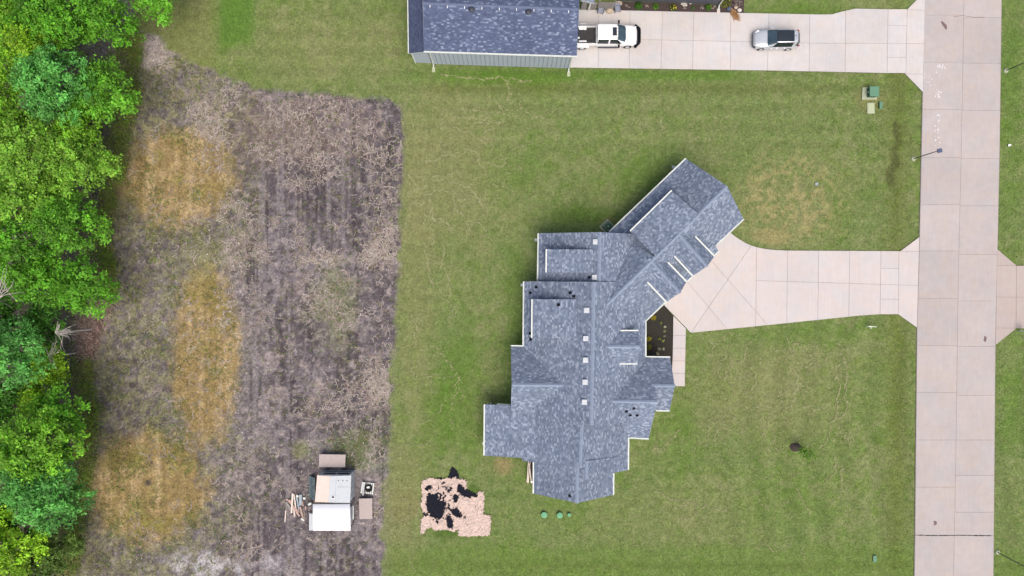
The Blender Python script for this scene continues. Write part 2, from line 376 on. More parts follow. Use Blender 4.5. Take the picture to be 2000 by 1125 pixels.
    d = lerp(d, (.33, .32, .335), blob(px, py, 425, 1105, 125, 30, .6, .7)*.8*sst(.30, .5, n3)); d = lerp(d, (.40, .34, .32), blob(px, py, 300, 105, 50, 40, .8, .8)*.6)
    d = lerp(d, (.34, .27, .25), blob(px, py, 185, 640, 35, 45, .8, .8)*.7)
    for (cx, cy, r) in ((290, 943, 7), (265, 704, 8), (258, 752, 7), (380, 1025, 5), (296, 904, 4), (262, 1058, 6), (606, 650, 10)): d = lerp(d, (.045, .038, .04), blob(px, py, cx, cy, r, r, .5, .3)*.8)
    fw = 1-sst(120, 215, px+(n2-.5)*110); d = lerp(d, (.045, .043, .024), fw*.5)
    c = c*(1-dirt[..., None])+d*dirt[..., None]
    em = np.exp(-((px-(780-(py-200)*.035))/14)**2)*(py > 200)*(1-dirt); c = lerp(c, (.15, .16, .085), em*.5)
    return c, dirt
def axis(a, b, st): return np.concatenate([[-900, -400, -200, -120, -80], np.arange(a, b, st), [80, 120, 200, 400, 900]])
gx = axis(-58, 58, .15); gy = axis(-34.5, 34.5, .15)
X, Y = np.meshgrid(gx, gy); gpx, gpy = X*S+1000, 562.5-Y*S
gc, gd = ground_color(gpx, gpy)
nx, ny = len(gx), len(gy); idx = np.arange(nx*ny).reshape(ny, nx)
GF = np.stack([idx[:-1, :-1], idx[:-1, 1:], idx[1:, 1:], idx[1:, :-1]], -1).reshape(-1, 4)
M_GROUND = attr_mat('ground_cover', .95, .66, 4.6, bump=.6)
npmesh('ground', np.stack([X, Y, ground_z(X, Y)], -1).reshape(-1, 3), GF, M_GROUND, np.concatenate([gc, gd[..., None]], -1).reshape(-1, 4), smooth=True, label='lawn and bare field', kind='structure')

# ------------------------------------------------------------------ road and driveways: slabs with joints
def slabs(parent, polys, z1, mat, z0=-.06):
    for q in polys:
        mb = MB(); mb.prism([P(*p)[:2] for p in q], z0, z1); mb.obj('slab', mat, parent)
def bed(name, poly, z, mat, label, zb=-.08):
    mb = MB(); mb.prism([P(*p)[:2] for p in poly], zb, z)
    return mb.obj(name, mat, origin=(*P(*cen(poly))[:2], 0), label=label, kind='structure')
LE = [(-400, 1813), (0, 1806), (180, 1802), (460, 1796), (640, 1791), (1045, 1787), (1125, 1786), (1600, 1778)]
RE = [(-400, 1960), (0, 1955), (300, 1951), (490, 1947), (670, 1943), (1125, 1939), (1600, 1933)]
CE = [(-400, 1887), (0, 1882), (300, 1876.4), (560, 1870.6), (900, 1866), (1100, 1862), (1600, 1855)]
def itp(T, y): return float(np.interp(y, [t[0] for t in T], [t[1] for t in T]))
YL = [-340, -248, -156, -63, 30, 122, 214, 308, 400, 490, 583, 675, 766, 859, 951, 1045, 1140, 1235, 1330, 1425]
YR = [-336, -244, -152, -58, 35, 124, 216, 310, 402, 497, 588, 676.5, 772, 859, 928, 1000, 1045, 1142, 1237, 1332, 1427]
rp = [(itp(LE, y)-1, y) for y in (-400, 0, 180, 460, 640, 1045, 1600)]+[(itp(RE, y)+1, y) for y in (1600, 1125, 670, 490, 300, 0, -400)]
road = bed('road', rp, .045, M_JOINT, 'pale concrete residential street')
g = .22; rs = []
for E0, E1, YS in ((LE, CE, YL), (CE, RE, YR)):
    for a, b in zip(YS[:-1], YS[1:]):
        mid = [y for t in (E0, E1) for y, _ in t if a < y < b]
        l = [(itp(E0, y)+(g if E0 is CE else 0), y) for y in sorted([a+g, b-g]+[y for y, _ in E0 if a+g < y < b-g])]
        r = [(itp(E1, y)-(g if E1 is CE else 0), y) for y in sorted([a+g, b-g]+[y for y, _ in E1 if a+g < y < b-g])]
        rs.append(l+r[::-1])
slabs(road, rs, .07, M_ROAD)
mb = MB()
for y0, y1 in ((-6000, -400), (1600, 6000)):
    x0 = 1806-.0175*y0; mb.prism([P(1813-.0178*(y0+400), y0)[:2], P(1960-.0178*(y0+400), y0)[:2], P(1960-.0178*(y1+400), y1)[:2], P(1813-.0178*(y1+400), y1)[:2]], -.06, .06)
mb.obj('road_stretch', M_ROAD, road)
# house driveway
dw = [(1425, 453.6), (1434, 461), (1444.4, 468), (1455, 474.5), (1466.8, 479.8), (1480, 483.6), (1495.6, 486.6), (1515, 488.6), (1537, 489.4), (1758, 490.6), (1794.5, 463.2), (1790, 639.5), (1753.8, 613.6), (1718, 613.6), (1680, 616), (1500.4, 634.6), (1349, 649.8), (1296.6, 595.4), (1290, 580), (1390, 480)]
drive = bed('driveway', dw, .055, M_JOINT, 'concrete driveway of the blue roofed house')
ps = [dw]
for xt, xb in ((1477, 1475.6), (1538, 1536), (1598.5, 1596.5), (1659, 1657), (1720, 1718), (1755, 1753.5)): ps = split(ps, (xt, 480), (xb, 620))
ps = split(ps, (1466.8, 479.8), (1349, 649.8), lambda q: cen(q)[0] < 1477)
ps = split(ps, (1390, 510.6), (1498, 633.8), lambda q: cen(q)[0] < 1537)
ps = split(ps, (1342, 551), (1419.8, 642.4), lambda q: cen(q)[0] < 1476)
ps = split(ps, (1477, 548), (1791.6, 557.6), lambda q: cen(q)[0] > 1476 and area(q) > 400)
for y in (524, 584): ps = split(ps, (1720, y), (1755, y+.6), lambda q: 1720 < cen(q)[0] < 1755)
ps = split(ps, (1755, 490.6), (1794, 491.5), lambda q: cen(q)[0] > 1755)
slabs(drive, ps, .085, M_DRV)
# neighbour driveway
nd = [(1100, 19), (1212, 21), (1450, 26), (1600, 29), (1624, 28.7), (1645, 23), (1669.5, 17.5), (1733, 18.7), (1771.6, 18.7), (1792, -2), (1806, -12), (1801.5, 180), (1766, 143), (1735, 143), (1600, 140), (1500, 138), (1095, 132)]
drive2 = bed('driveway', nd, .055, M_JOINT, 'long concrete driveway with the truck and the silver car')
ps = [nd]
for xt, xb in ((1168.7, 1168), (1230, 1228.5), (1293.5, 1290.5), (1355, 1352), (1427, 1426), (1501.5, 1498), (1581, 1579.5), (1650.5, 1650), (1733.8, 1732), (1771, 1768.5)): ps = split(ps, (xt, 20), (xb, 140))
ps = split(ps, (1140, 75.5), (1600, 85), lambda q: cen(q)[0] < 1580)
ps = split(ps, (1600, 85), (1800, 86), lambda q: cen(q)[0] > 1580)
for y in (50, 112.5): ps = split(ps, (1733, y), (1771, y+.4), lambda q: 1733 < cen(q)[0] < 1771)
for y in (20, 145): ps = split(ps, (1771, y), (1800, y+.4), lambda q: cen(q)[0] > 1771)
slabs(drive2, ps, .085, M_DRV2)
od = [(1947, 487), (1984, 519), (2300, 521), (2300, 643), (1984, 641), (1943.5, 673.5)]
drive3 = bed('driveway', od, .055, M_JOINT, 'pinkish driveway apron across the street')
ps = [od]
for x in (1984, 2044, 2104, 2164, 2224): ps = split(ps, (x+.5, 480), (x-1, 680))
ps = split(ps, (1945, 580), (2300, 583))
for y in (518.5, 640.5): ps = split(ps, (1945, y), (1984, y+.3), lambda q: cen(q)[0] < 1984)
slabs(drive3, ps, .085, M_DRV3)
swp = [(1315, 617), (1339, 641.5), (1337, 754), (1310, 754), (1313.6, 700)]
sidewalk = bed('sidewalk', swp, .055, M_JOINT, 'short pinkish concrete walk beside the flower bed')
ps = [swp]
for y in (655, 680, 704.7, 729): ps = split(ps, (1310, y), (1340, y))
slabs(sidewalk, ps, .08, M_DRV)
# stains, paint flecks and tar on the road
def rag(cx, cy, rx, ry, n=22, seed=0, jag=.35):
    r_ = random.Random(seed); return [(cx+rx*math.cos(a)*(1+jag*(r_.random()-.5)*2), cy+ry*math.sin(a)*(1+jag*(r_.random()-.5)*2)) for a in [2*math.pi*k/n for k in range(n)]]
M_STAIN = plain('oil_stain', (.15, .105, .10), .9); M_SPILL = plain('white_paint_spill', (.62, .61, .64), .8, var=.2, scale=6)
mb = MB(); mb.prism([P(*q)[:2] for q in [(1836, 43), (1840, 42), (1844, 46), (1848, 49), (1849, 56), (1847, 59), (1844, 55), (1840, 50)]], .0715, .074)
for p in ((1923, 662), (1826, 1021)): mb.prism([P(*q)[:2] for q in rag(p[0], p[1], 3, 5, 16, int(p[0]))], .0715, .074)
mb.obj('oil_stain', M_STAIN, road, kind='stuff')
mb = MB(); r_ = random.Random(3)
for k in range(330):
    cx, cy, sx, sy = r_.choice([(1836, 133, 5, 6), (1836, 133, 3, 3), (1832, 182, 2.6, 6), (1831, 230, 2, 5), (1812, 150, 6, 10), (1830, 262, 3, 18)])
    a = .15+r_.random()**3*1.0
    mb.prism([P(*q)[:2] for q in rag(r_.gauss(cx, sx), r_.gauss(cy, sy), a, a*1.3, 7, k)], .0715, .0735)
mb.obj('paint_fleck', M_SPILL, road, kind='stuff')
def line_strip(mb, pts, wd, z, seed=0):
    r_ = random.Random(seed); up, dn = [], []
    for i in range(len(pts)-1):
        (x0, y0), (x1, y1) = pts[i], pts[i+1]; n = max(2, int(math.hypot(x1-x0, y1-y0)/3))
        for k in range(n):
            t = k/n; up.append((x0+(x1-x0)*t, y0+(y1-y0)*t-wd*(.4+r_.random())*.5)); dn.append((x0+(x1-x0)*t, y0+(y1-y0)*t+wd*(.4+r_.random())*.5))
    mb.prism([P(*q)[:2] for q in up+dn[::-1]], z-.006, z)
mb = MB(); line_strip(mb, [(1787.5, 1044.6), (1830, 1045.6), (1876, 1045), (1938.5, 1045.8)], 1.9, .076, 4)
mb.obj('tar_joint', M_TAR, road)
mb = MB(); line_strip(mb, [(1862, 33), (1880, 31), (1893, 33), (1900, 34.5), (1925, 33.5)], .7, .075, 5); mb.obj('crack', M_STAIN, road)

# ------------------------------------------------------------------ roofs
def roof_slab(name, quad, mat, parent, th=.16):
    """quad: eave a, eave b, ridge b, ridge a as Vectors; UV in metres along / up the slope"""
    a, b, c, d = quad; u = (b-a).normalized(); n = (b-a).cross(d-a).normalized()
    if n.z < 0: n = -n
    v = n.cross(u)
    if (d-a).dot(v) < 0: v = -v
    V = list(quad)+[q-n*th for q in quad]
    F = [(0, 1, 2, 3), (7, 6, 5, 4), (0, 4, 5, 1), (1, 5, 6, 2), (2, 6, 7, 3), (3, 7, 4, 0)]
    off = Vector((a.x*3.7, a.y*1.3)); uvs = [[((V[i]-a).dot(u)+off.x, (V[i]-a).dot(v)+off.y) for i in f] for f in F]
    return mkobj(name, V, F, mat, parent, uv=uvs)
def gutter(a, b, out, parent, wd=.12):
    a, b = Vector(a), Vector(b); o = Vector((out[0], out[1], 0)).normalized()*wd*.5; dn = Vector((0, 0, -.05))
    d = (b-a).normalized(); mb = MB()
    mb.beam(a+o+dn-Vector((0, 0, .06)), b+o+dn-Vector((0, 0, .06)), wd, .02)
    mb.beam(a+o*2+dn, b+o*2+dn, .025, .13); mb.beam(a+dn+o*.05-Vector((0,0,.02)), b+dn+o*.05-Vector((0,0,.02)), .02, .10)
    for e in (a, b): mb.beam(e+dn, e+o*2+dn, .02, .13)
    n = int((b-a).length/.9)
    for k in range(1, n): q = a+(b-a)*(k/n); mb.beam(q+dn+Vector((0, 0, .05)), q+o*2+dn+Vector((0, 0, .05)), .06, .012)
    mb.beam(a+o*1.1+Vector((0, 0, -.02)), b+o*1.1+Vector((0, 0, -.02)), wd*.8, .012)
    return mb.obj('gutter', M_WHITE, parent)
def rake(a, b, out, parent, mat=None):    # barge board under a slope's end
    o = Vector((out[0], out[1], 0)).normalized()*-.03; mb = MB(); d = Vector((0, 0, -.14)); mb.beam(Vector(a)+o+d, Vector(b)+o+d, .035, .20); mb.obj('barge_board', mat or M_WHITE, parent)
def cap(a, b, parent, mat=None, hw=.16, p=.62):
    a, b = Vector(a), Vector(b); d = (b-a).normalized(); s = Vector((-d.y, d.x, 0)).normalized()*hw; mb = MB(); n = max(2, int((b-a).length/.3))
    for k in range(n):
        q0, q1 = a+(b-a)*(k/n), a+(b-a)*((k+1.12)/n); u0, u1 = Vector((0, 0, .012)), Vector((0, 0, .035)); dz = Vector((0, 0, -hw*p))
        mb.add([q0-s+dz+u0, q0+u0, q0+s+dz+u0, q1-s+dz+u1, q1+u1, q1+s+dz+u1], [(0, 1, 4, 3), (1, 2, 5, 4)])
    mb.obj('ridge_cap', mat or M_RIDGE, parent)
def gable(parent, rA, rB, hr, L, hL, R, hR, mat=None, gut='LR', rakes='AB', wall=True, capm=None, th=.16, over=.4, wmat=None, dz=0., slopes='LR', wbot=-.05):
    """rA,rB ridge ends; L,R eave end pairs (same order), photo pixels"""
    mat = mat or M_SH; z = Vector((0, 0, dz)); ra, rb = P(*rA, hr)+z, P(*rB, hr)+z; la, lb = P(*L[0], hL)+z, P(*L[1], hL)+z; qa, qb = P(*R[0], hR)+z, P(*R[1], hR)+z
    d = (rb-ra).normalized()
    for ea, eb, k in ((la, lb, 'L'), (qa, qb, 'R')):
        if k not in slopes: continue
        roof_slab('roof', (ea, eb, rb, ra), mat, parent, th)
        out = ((ea+eb)/2-(ra+rb)/2); out.z = 0; out -= d*out.dot(d)
        if k in gut: gutter(ea, eb, out, parent)
        if 'A' in rakes: rake(ea, ra, -d, parent)
        if 'B' in rakes: rake(eb, rb, d, parent)
    if capm is not False: cap(ra, rb, parent, capm)
    if wall:
        V = []
        for r_, l_, q_, s in ((ra, la, qa, 1), (rb, lb, qb, -1)):
            o = d*over*s; ring = []
            for e in (l_, q_):
                run = Vector((e.x-r_.x, e.y-r_.y, 0)); t = min(.9, over/max(.5, run.length)); q = e+(r_-e)*t+o; ring += [q-Vector((0, 0, th+.1))]
            V += [Vector((ring[0].x, ring[0].y, wbot)), ring[0], r_+o-Vector((0, 0, th+.12)), ring[1], Vector((ring[1].x, ring[1].y, wbot))]
        mkobj('wall', V, [(0, 1, 2, 3, 4), (9, 8, 7, 6, 5), (0, 5, 6, 1), (1, 6, 7, 2), (2, 7, 8, 3), (3, 8, 9, 4), (4, 9, 5, 0)], wmat or M_WALL, parent)
    return ra, rb, la, lb, qa, qb
house = thing('house', P(1140, 680), 'large angled house with a blue grey shingle roof on the lawn', 'house')
# main ridge: middle block, north block, south blocks
gable(house, (1160, 550.5), (1155, 830), 6.8, [(1024, 549.5), (1021, 826)], 2.8, [(1262, 551), (1258, 824)], 3.25, gut='', over=.5)
gutter(P(1024, 549.8, 2.8), P(1023, 675, 2.8), (-1, 0), house); gutter(P(1260, 627, 3.25), P(1260, 697, 3.25), (1, 0), house)
gable(house, (1172, 453.4), (1170, 558), 6.28, [(1052.6, 455.4), (1051, 556)], 2.8, [(1266, 458.5), (1262, 558)], 3.22, gut='L', rakes='A', dz=-.02)
gable(house, (1137, 826), (1133, 914), 6.15, [(1021, 822), (1020, 900)], 2.78, [(1227, 820), (1226, 902)], 3.05, gut='', rakes='B', dz=-.015)
gable(house, (1146, 900), (1145, 935.4), 5.86, [(1090, 892), (1089, 926)], 4.1, [(1226.5, 890), (1226, 918)], 3.05, gut='', rakes='B', wall=True, dz=-.02)
gutter(P(1226.5, 855, 3.03), P(1226, 917.5, 3.03), (1, 0), house)
gable(house, (1128, 890), (1127, 982.4), 5.6, [(1043, 880), (1043, 964)], 3.1, [(1198, 884), (1197, 966.7)], 2.8, gut='', rakes='B')
gutter(P(1043.2, 897, 3.1), P(1043, 964, 3.1), (-1, 0), house); gutter(P(1197.5, 925, 2.8), P(1197, 966.5, 2.8), (1, 0), house)
# west cross gable, porch roof
gable(house, (999.4, 751.6), (1106, 752.6), 5.2, [(998, 676.5), (1075, 678)], 2.8, [(997, 812), (1070, 813)], 2.8, gut='', rakes='A')
gutter(P(998, 676.5, 2.8), P(1025, 677.3, 2.8), (0, 1), house)
pq = [P(947.4, 790, 2.6), P(946.6, 889.7, 2.6), P(1052, 896.5, 3.62), P(1052, 794.5, 3.62)]; roof_slab('roof', pq, M_SH, house); gutter(pq[0], pq[1], (-1, 0), house)
rake(pq[0], pq[3], (0, 1), house); rake(pq[1], pq[2], (0, -1), house)
for q in (P(950, 795, 2.6), P(950, 886, 2.6)): MB().box((q.x+.35, q.y+(.1 if q.y < -14 else -.1), 1.2), (.25, .25, 2.5)).obj('porch_post', M_WHITE, house)
mb = MB(); mb.beam(P(971, 791, 2.5), P(996, 792.5, 2.75), .3, .25); mb.obj('porch_beam', M_WHITE, house)
# east gables
gable(house, (1190, 783.6), (1283.7, 785), 5.5, [(1255, 697.8), (1268, 698)], 3.0, [(1226, 854), (1267, 856)], 3.0, gut='', rakes='B')
gutter(P(1228, 854, 3.0), P(1267, 856, 3.0), (0, -1), house)
gable(house, (1272, 753.4), (1318, 753.6), 4.65, [(1260, 698.2), (1309, 698.8)], 2.98, [(1262, 801), (1308, 801.3)], 2.98, gut='L', rakes='B', dz=-.015, capm=None)
gutter(P(1282, 801, 2.98), P(1308, 801.3, 2.98), (0, -1), house)
gable(house, (1180, 677), (1250, 677), 5.85, [(1207, 647), (1246.5, 647)], 5.0, [(1205, 709.4), (1245, 709.4)], 5.0, gut='LR', rakes='B', over=.25, wbot=3.3)
# garage wing
gable(house, (1420, 363.3), (1250, 531), 5.7, [(1340.3, 310.4), (1170, 473.5)], 2.8, [(1452, 427), (1300, 571.8)], 2.8, gut='', rakes='A')
gutter(P(1340.3, 310.4, 2.8), P(1191, 453.4, 2.8), (-1, 1), house); gutter(P(1452, 427, 2.8), P(1399.5, 477, 2.8), (1, -1), house)
ra, rb = P(1365, 419, 5.95), P(1176, 604, 5.95); ea, eb = P(1403, 490, 2.5), P(1257, 629.5, 2.5)
roof_slab('roof', (ea, eb, rb, ra), M_SH, house); rake(ea, ra, (1, 1), house, M_SLATE); cap(ra, rb, house)
roof_slab('roof', (P(1196, 449, 2.8), P(1093, 548, 2.8), P(1176, 604, 5.94), P(1280, 502.5, 5.94)), M_SH, house)
gutter(P(1302.8, 589-3, 2.5), P(1260, 626.7, 2.5), (1, -1), house); gutter(P(1403, 490, 2.5), P(1396, 497, 2.5), (1, -1), house); gutter(P(1354, 537, 2.5), P(1341, 549.5, 2.5), (1, -1), house)
da, db = P(1312.8, 373, 5.1), P(1231.7, 452, 5.1); rb2 = P(1280, 500.4, 5.95)
roof_slab('roof', (da, db, rb2+Vector((0, 0, .02)), ra+Vector((0, 0, .02))), M_SH, house); gutter(da, db, (-1, 1), house); rake(da, ra, (1, 1), house); rake(db, rb2, (-1, -1), house)
wb = MB(); inn = Vector((.72*.35, -.69*.35, 0)); i2 = Vector((-.25, -.25, 0))
V = [da+inn+i2, db+inn-i2, rb2-inn-i2, ra-inn+i2]; wb.add([Vector((v.x, v.y, 2.6)) for v in V]+[v-Vector((0, 0, .26)) for v in V], [(0, 1, 2, 3), (7, 6, 5, 4), (0, 4, 5, 1), (1, 5, 6, 2), (2, 6, 7, 3), (3, 7, 4, 0)]); wb.obj('dormer_wall', M_WALL, house)
ww = MB(); q = [P(1398, 487, 2.5), P(1262, 619, 2.5), P(1215, 560, 2.5), P(1352, 437, 2.5)]; ww.prism([v[:2] for v in q], -.05, 2.6); ww.obj('wall', M_WALL, house)
for (l1, l2, rg) in ((((1357, 463), (1394.7, 501.8)), ((1318.5, 499), (1354.6, 538.2)), ((1328, 458.6), (1381.3, 519.8))), (((1303.7, 513.7), (1340, 551.5)), ((1265.8, 550), (1302.8, 589)), ((1273, 511), (1328.5, 571.5)))):
    bk = lambda p: (p[0]-5, p[1]-5.2)
    gable(house, (rg[0][0]-6, rg[0][1]-6.4), rg[1], 5.92, [bk(l1[0]), l1[1]], 4.93, [bk(l2[0]), l2[1]], 4.93, gut='', rakes='B', over=.2)
    gutter(P(*l1[0], 4.93), P(*l1[1], 4.93), (1, 1), house, .14); gutter(P(*l2[0], 4.93), P(*l2[1], 4.93), (-1, -1), house, .14)
# shed dormers on the west slope
for (x0, y0, y1, x1, he, hr) in ((1068.5, 487, 532, 1158, 4.95, 6.03), (1040.5, 584.5, 660, 1127, 4.9, 6.0)):
    q = [P(x0, y0, he), P(x0-.5, y1, he), P(x1, y1+.8, hr), P(x1, y0, hr)]; roof_slab('roof', q, M_SH, house); gutter(q[0], q[1], (-1, 0), house)
    rake(q[0], q[3], (0, 1), house, M_SLATE); rake(q[1], q[2], (0, -1), house, M_SLATE)
    mb = MB(); V = [q[0]+Vector((.3, -.2, 0)), q[1]+Vector((.3, .2, 0)), q[2]+Vector((0, .2, 0)), q[3]+Vector((0, -.2, 0))]
    mb.add([Vector((v.x, v.y, 2.9)) for v in V]+[v-Vector((0, 0, .25)) for v in V], [(0, 1, 2, 3), (7, 6, 5, 4), (0, 4, 5, 1), (1, 5, 6, 2), (2, 6, 7, 3), (3, 7, 4, 0)]); mb.obj('dormer_wall', M_WALL, house)
# roof vents and pipes
def plane_w(x, h0=2.8, x0=1.213, p=.635): return h0+p*(x-x0)
for (px, py, h) in ((1162.5, 472.5, 5.95), (1161, 542, 5.95), (1145.5, 606, 6.45), (1143.7, 661, 6.45), (1143.2, 703, 6.45), (1142.3, 746, 6.45), (1141, 785, 6.45)):
    q = P(px, py, h); mb = MB(); mb.box((q.x, q.y, q.z+.02), (.36, .36, .16)); mb.box((q.x, q.y, q.z+.14), (.5, .5, .09)); mb.obj('roof_vent', plain('vent_grey', (.42, .45, .48), .5), house, bevel=.03)
for (px, py, h) in ((1047.5, 561, 3.6), (1036, 572, 3.25), (1114, 572, 5.6), (1121, 579, 5.8), (1091, 595.5, 5.6), (1036, 651.5, 3.3), (1036.5, 663, 3.3), (1151.5, 541.5, 5.75), (1113, 968.5, 5.2), (1238, 797.5, 5.05), (1223.5, 803.5, 4.85), (1231, 810.5, 4.6), (1244.5, 811, 4.6)):
    q = P(px, py, h); mb = MB(); mb.box((q.x, q.y, q.z-.06), (.3, .24, .1), .2); mb.lathe((q.x+.02, q.y, q.z-.1), [(.13, 0), (.11, .12), (.075, .16), (.07, .34), (.055, .34), (.05, .2)], 12); mb.obj('vent_pipe', M_BLACK, house)
for (px, py) in ((1049.5, 468.5), (1022.3, 556.5), (1317.5, 327), (948, 866)):
    q = P(px, py, .1); mb = MB(); mb.tube([(q.x+.2, q.y, 2.6), (q.x+.15, q.y, .4), (q.x, q.y, .12), (q.x-.2, q.y, .06)], .05, 6); mb.obj('downspout', M_WHITE, house)
    mb = MB(); q = P(px-1.5, py, 0)
    for s_ in (-1, 1): mb.box((q.x, q.y+s_*.13, .05), (.4, .035, .09))
    mb.box((q.x-.19, q.y, .05), (.03, .26, .09)); mb.box((q.x, q.y, .02), (.4, .26, .03)); mb.obj('splash_block', M_WHITE, house)

# ------------------------------------------------------------------ workshop beside it
shop = thing('workshop', P(970, 60), 'grey metal sided workshop with a dark navy shingle roof beside the truck', 'workshop')
ra, rb, la, lb, qa, qb = gable(shop, (826, 5), (1131, 17), 7.0, [(828, 99.5), (1126.5, 109)], 4.8, [(823, -118), (1136, -108)], 4.4, mat=M_SHD, gut='L', rakes='AB', capm=M_RIDGED, over=.38, wmat=M_GREYS)
lt = [P(798.5, 103.5, 3.3), P(796, -95, 3.3), P(823.5, -100, 4.5), P(828.5, 100, 4.5)]; roof_slab('lean_to_roof', lt, shingle('shingle_dark_navy', [(0, (.05, .062, .11)), (1, (.078, .098, .165))], .15, .25, .8), shop); mb = MB(); mb.beam(lt[2]+Vector((.02, 0, .06)), lt[3]+Vector((.02, 0, .06)), .07, .06); mb.obj('flashing', M_WHITE, shop); gutter(lt[0], lt[1], (-1, 0), shop, .08); rake(lt[0], lt[3], (0, -1), shop)
mb = MB(); a, b = P(812, 122.3), P(843, 123.5); c2, d2 = P(840, -95), P(809, -95)
mb.add([a, b, c2, d2, a+Vector((-.1, 0, 3.2)), b+Vector((0, 0, 4.3)), c2+Vector((0, 0, 4.3)), d2+Vector((-.1, 0, 3.2))], [(3, 2, 1, 0), (4, 5, 6, 7), (0, 1, 5, 4), (1, 2, 6, 5), (2, 3, 7, 6), (3, 0, 4, 7)]); mb.obj('lean_to_wall', M_GREYS, shop)
wl, wr = P(843, 124), P(1106, 131.6); n = 31; yoff = Vector((0, -.03, 0))
WYa = la.y+.38; 
d = (lb-la).normalized(); w0 = la+d*.38+Vector((0, .36, 0)); w1 = lb-d*.38+Vector((0, .36, 0))
pan = (w1-w0)/n
for k in range(n):
    a = w0+pan*k; b = w0+pan*(k+1)
    mb = MB(); mb.beam(Vector((a.x+.012, a.y, 2.33)), Vector((b.x-.012, b.y, 2.33)), .05, 4.6); mb.obj('siding_panel', M_GREYS, shop)
    mb = MB(); mb.beam((b.x, b.y-.04, .02), (b.x, b.y-.04, 4.6), .05, .045, up=(0, 1, 0)); mb.obj('siding_rib', plain('siding_rib', (.22, .265, .32), .5), shop)
for q in (w0, w1): mb = MB(); mb.box((q.x, q.y-.06, 2.3), (.16, .12, 4.6)); mb.obj('corner_trim', M_WHITE, shop)
mb = MB(); mb.box((a.x*0+P(812, 122).x+.0, P(812, 122).y-.04, 1.6), (.12, .1, 3.2)); mb.obj('corner_trim', M_WHITE, shop)
for q in (w0, w1):
    mb = MB(); mb.tube([(q.x, q.y-.22, 4.6), (q.x, q.y-.15, 4.2), (q.x, q.y-.15, .3), (q.x, q.y-.45, .12)], .055, 6); mb.obj('downspout', M_WHITE, shop)
    mb = MB(); mb.box((q.x, q.y-.62, .03), (.3, .5, .06)); mb.box((q.x-.14, q.y-.62, .06), (.04, .5, .09)); mb.box((q.x+.14, q.y-.62, .06), (.04, .5, .09)); mb.obj('splash_block', M_GRNP, shop)
for (px, py) in ((921, 17.5), (1032, 22.5)):
    q = P(px, py, 6.8); mb = MB(); mb.lathe((q.x, q.y, q.z-.35), [(.34, 0), (.3, .1), (.22, .14), (.22, .3), (.30, .32), (.31, .40), (.18, .50), (.02, .53)], 16); mb.obj('roof_vent', M_DARKM, shop)
for k in range(9):
    q = ra+(rb-ra)*((k+.4)/9); mb = MB(); mb.box((q.x, q.y-.28, q.z-.10), (.06, .22, .06)); mb.obj('roof_bracket', M_LENS, shop)

# ------------------------------------------------------------------ neighbour house edge, bed, fence at the top
nh = thing('house', P(1300, -60), 'slate sided house cut off by the top edge behind the planting bed', 'house')
b0, b1 = P(1205, 1.5), P(1401, 8.8); mb = MB(); up = Vector((0, 9, 0))
mb.prism([b0[:2], b1[:2], (b1+up)[:2], (b0+up)[:2]], -.05, 3.0); mb.obj('wall', M_SLATE, nh)
for k in range(7):
    z = .12+k*.4; mb = MB(); mb.beam(b0+Vector((0, -.03, z+.2)), b1+Vector((0, -.03, z+.2)), .04, .38); mb.obj('siding_board', M_SLATE, nh)
e0, e1 = b0+Vector((-.4, -.45, 3.05)), b1+Vector((.4, -.45, 3.05)); r0, r1 = e0+Vector((0, 5, 3)), e1+Vector((0, 5, 3)); f0, f1 = e0+Vector((0, 10, 0)), e1+Vector((0, 10, 0))
roof_slab('roof', (e0, e1, r1, r0), M_SHD, nh); roof_slab('roof', (f0, f1, r1, r0), M_SHD, nh); cap(r0, r1, nh, M_RIDGED); gutter(e0, e1, (0, -1), nh)
mb = MB(); q = b1+Vector((.1, -.1, 0)); mb.tube([(q.x+.3, q.y-.3, 2.9), (q.x, q.y-.1, 2.3), (q.x, q.y-.1, .35), (q.x, q.y-.45, .15)], .06, 6); mb.obj('downspout', M_WHITE, nh)
mb = MB(); mb.box((q.x, q.y-.62, .05), (.3, .5, .09)); mb.obj('splash_block', M_STONE, nh)
pr = [P(1134, 0.5, 2.6), P(1161, 6, 2.6), P(1163, -30, 3.2), P(1136, -36, 3.2)]; roof_slab('porch_roof', pr, M_SH, nh); rake(pr[0], pr[1], (0, -1), nh); rake(pr[1], pr[2], (1, 0), nh)
for q in (pr[1], pr[2]): MB().box((q.x-.3, q.y+.3, 1.25), (.14, .14, 2.5)).obj('porch_post', M_WHITE, nh)
mbed = [(1213, 3.5), (1300, 6), (1402, 10), (1404, -40), (1454, -38), (1452.5, 26), (1330, 23.5), (1212, 20.5)]
bed('planting_bed', mbed, .03, M_MULCH, 'brown mulch bed along the slate house')
fb = [(1259.5, 628), (1297, 596.5), (1315, 616.5), (1313.6, 700), (1311, 757), (1302, 757), (1262, 712)]
bed('flower_bed', fb, .02, M_SOIL, 'dark soil bed between the house and the walk')
fence = thing('wooden_fence', P(1166, 20), 'weathered grey wooden board fence beside the workshop corner', 'fence')
for k in range(20):
    x = 7.15+k*.165; r_ = random.Random(k)
    if k in (3, 9): continue
    mb = MB(); mb.box((x, 28.57+r_.uniform(-.02, .02), .93+r_.uniform(-.05, .04)), (.148, .03, 1.85), r_.uniform(-.06, .06)); mb.obj('board', M_WOODG, fence)
for z in (.4, 1.5): mb = MB(); mb.box((8.75, 28.64, z), (3.4, .05, .09)); mb.obj('rail', M_WOODG, fence)
for x in (7.1, 8.8, 10.4): mb = MB(); mb.box((x, 28.72, .95), (.1, .1, 1.9)); mb.obj('post', M_WOODG, fence)

